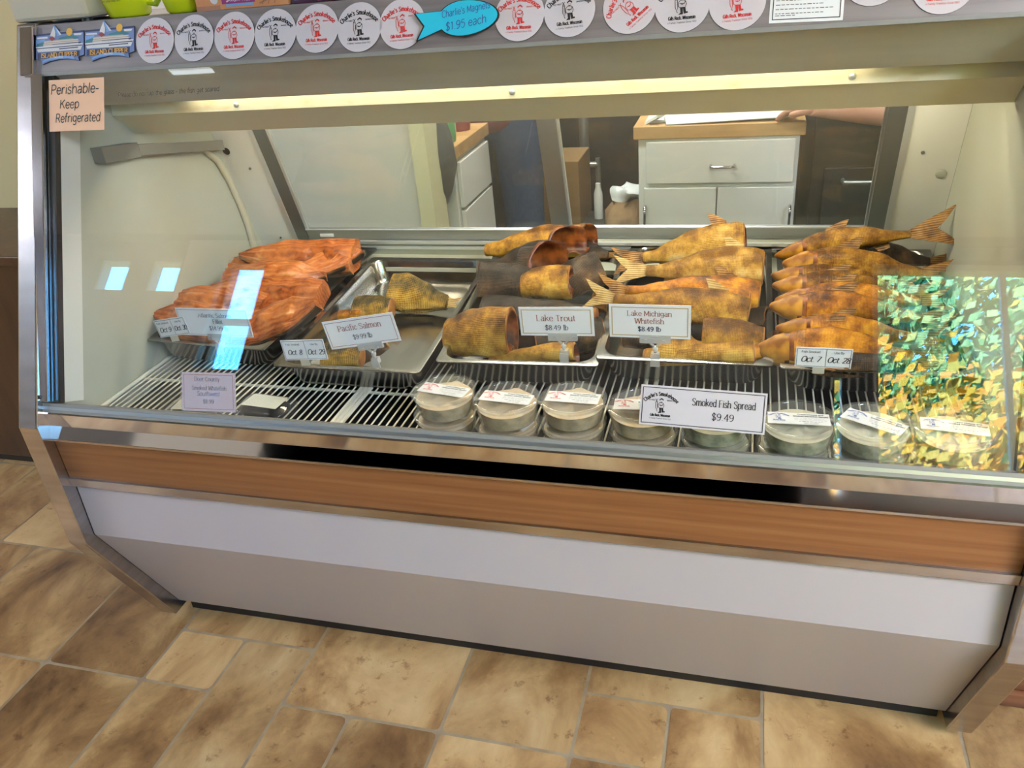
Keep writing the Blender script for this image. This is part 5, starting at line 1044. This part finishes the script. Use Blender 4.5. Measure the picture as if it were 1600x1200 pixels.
# ------------------------------------------------------------------ the people behind the case
M['skin'] = noisy('skin', (.42, .20, .13), (.50, .26, .18), (20, 20, 20), .5)
M['denim'] = noisy('denim', (.030, .055, .13), (.045, .075, .17), (60, 60, 60), .8)
M['shirt_red'] = noisy('red_shirt', (.30, .05, .04), (.20, .06, .06), (40, 40, 40), .8)
M['shirt_dark'] = noisy('charcoal_shirt', (.03, .03, .035), (.05, .05, .055), (40, 40, 40), .8)
M['hair'] = noisy('brown_hair', (.06, .03, .015), (.10, .05, .025), (60, 60, 60), .6)
def skinned(name, chains, m, parent, sub=2):
    """chains of (point, radius) joined where the points coincide, wrapped in one continuous surface"""
    vs_, es, rs = [], [], []
    def vid(p, r):
        for k, q in enumerate(vs_):
            if (q-V(p)).length < 1e-4: return k
        vs_.append(V(p)); rs.append(r); return len(vs_)-1
    for ch in chains:
        ids = [vid(p, r) for p, r in ch]
        es.extend(zip(ids, ids[1:]))
    off = WORLD_OFF[parent.name]; me = bpy.data.meshes.new(name); me.from_pydata([v-off for v in vs_], es, []); me.materials.append(m)
    o = bpy.data.objects.new(name, me); COL.objects.link(o); o.parent = parent
    o.modifiers.new('skin', 'SKIN'); sk = me.skin_vertices[0].data
    for k, r in enumerate(rs): sk[k].radius = (r, r)
    sk[0].use_root = True; s = o.modifiers.new('smooth', 'SUBSURF'); s.levels = s.render_levels = sub
    me.polygons.foreach_set('use_smooth', [True]*len(me.polygons)); o.modifiers['skin'].use_smooth_shade = True
    return o
def person(label, loc, face, shirt, hands, hairlen):
    """face: heading in radians; hands: (right elbow, right wrist, finger direction, left elbow, left wrist, finger direction) in world space"""
    x, y = loc; c, s = math.cos(face), math.sin(face); W_ = lambda fx, sx, z: V((x+fx*c-sx*s, y+fx*s+sx*c, z))    # forward, left, up
    t = thing('person', label, 'person', (x, y, 0)); pel = W_(0, 0, .95); ch = W_(-.01, 0, 1.22); nk = W_(0, 0, 1.46); sh = {1: W_(-.01, .17, 1.40), -1: W_(-.01, -.17, 1.40)}
    body = [[(pel, .135), (W_(0, 0, 1.08), .125), (ch, .14), (W_(-.01, 0, 1.37), .11), (nk, .055), (W_(.015, 0, 1.53), .055), (W_(.02, 0, 1.58), .075), (W_(.015, 0, 1.66), .085), (W_(.01, 0, 1.73), .05)]]
    body += [[(W_(.02, 0, 1.58), .075), (W_(.085, 0, 1.555), .035)], [(W_(.015, 0, 1.66), .085), (W_(.10, 0, 1.64), .022), (W_(.112, 0, 1.615), .012)]]
    clo = []
    for sd, (el, wr, fd) in ((-1, hands[:3]), (1, hands[3:])):
        el, wr, fd = V(el), V(wr), V(fd).normalized(); body.append([(W_(-.01, 0, 1.37), .11), (sh[sd], .06), (el, .043), (el.lerp(wr, .35), .042), (wr, .026), (wr+fd*.045, .034)])
        sidev = fd.cross(V((0, 0, 1))).normalized()*(1 if sd < 0 else -1); dn = V((0, 0, -1)); pm = wr+fd*.045
        for k, ln in enumerate((.072, .082, .078, .062)):
            b0 = pm+sidev*(.0225-.015*k)+fd*.02; body.append([(pm, .034), (b0, .0095), (b0+fd*ln*.45+dn*.006, .0085), (b0+fd*ln*.75+dn*.020, .008), (b0+fd*ln*.9+dn*.034, .007)])
        b0 = wr+fd*.02+sidev*.022; body.append([(pm, .034), (b0, .012), (b0+sidev*.022+fd*.026+dn*.006, .010), (b0+sidev*.028+fd*.052+dn*.012, .008)])
        clo.append([(W_(-.01, 0, 1.36), .125), (sh[sd], .075), (sh[sd].lerp(el, .55), .066)])
        lg = [(pel, .135), (W_(0, .095*sd, .88), .095), (W_(.02, .105*sd, .50), .062), (W_(0, .11*sd, .10), .04), (W_(.02, .115*sd, .045), .04), (W_(.15, .125*sd, .03), .03)]
        body.append(lg)
    skinned('body', body, M['skin'], t)
    skinned('shirt', [[(W_(0, 0, .80), .172), (W_(0, 0, .93), .168), (W_(0, 0, 1.08), .152), (ch, .162), (W_(-.01, 0, 1.36), .125), (W_(0, 0, 1.435), .07)]]+clo, shirt, t)
    skinned('jeans', [[(W_(0, 0, 1.10), .145), (W_(0, 0, .93), .150)]]+[[(W_(0, 0, .93), .150), (W_(0, .098*sd, .86), .112), (W_(.02, .107*sd, .50), .082), (W_(0, .112*sd, .10), .072)] for sd in (-1, 1)], M['denim'], t)
    for sd in (-1, 1): skinned('shoe', [[(W_(-.05, .115*sd, .045), .045), (W_(.05, .12*sd, .045), .047), (W_(.17, .128*sd, .036), .036)]], M['black'], t, 2)
    hm = MB(); nu, nv = 24, 9; rows = []
    for k in range(nv):
        row = []
        for j in range(nu):
            az = 2*math.pi*j/nu; fr_ = math.cos(az); lim = math.pi*(.30 if fr_ > .55 else .62 if fr_ < -.2 else .5); th = lim*k/(nv-1)
            q = W_(.012+.104*math.sin(th)*fr_, .096*math.sin(th)*math.sin(az), 1.655+.112*math.cos(th)-(hairlen*.6*max(0, -fr_)*(k/(nv-1))**3)); row.append(q+.004*noise.noise_vector(q*40))
        rows.append(row)
    hm.v = [q for row in rows for q in row]
    for k in range(nv-1): hm.idx([[k*nu+j, (k+1)*nu+j, (k+1)*nu+(j+1) % nu, k*nu+(j+1) % nu] for j in range(nu)])
    ho = hm.build('hair', M['hair'], t, smooth=80); so = ho.modifiers.new('thick', 'SOLIDIFY'); so.thickness = .012; so.offset = -1
    for sd in (-1, 1):
        e = W_(.088, .032*sd, 1.655); MB().ball(e, .011, .011, .009, 0, 10).build('eye', M['ink'], t, smooth=80); e = W_(.01, .086*sd, 1.64); MB().ball(e, .016, .010, .028, 0, 10).build('ear', M['skin'], t, smooth=80)
    a, b = W_(.088, -.024, 1.592), W_(.088, .024, 1.592); MB().tube([a, W_(.097, 0, 1.59), b], .005).build('mouth', M['maroon'], t, smooth=60)
    return t
person('person in blue jeans and a red shirt standing behind the sideways cabinet', (.375, 1.80), -math.pi/2, M['shirt_red'], ((.16, 1.74, 1.12), (.20, 1.55, 1.02), (.3, -.9, 0), (.62, 1.78, 1.13), (.56, 1.56, 1.04), (-.3, -.9, 0)), .04)
person('person in a dark shirt reaching a bare forearm over to the wooden worktop', (1.98, 1.22), math.pi*.97, M['shirt_dark'], ((1.90, 1.52, 1.10), (1.72, 1.48, 1.02), (-.9, -.1, -.1), (1.74, 1.14, .955), (1.51, 1.30, .945), (-.75, .55, -.06)), .16)
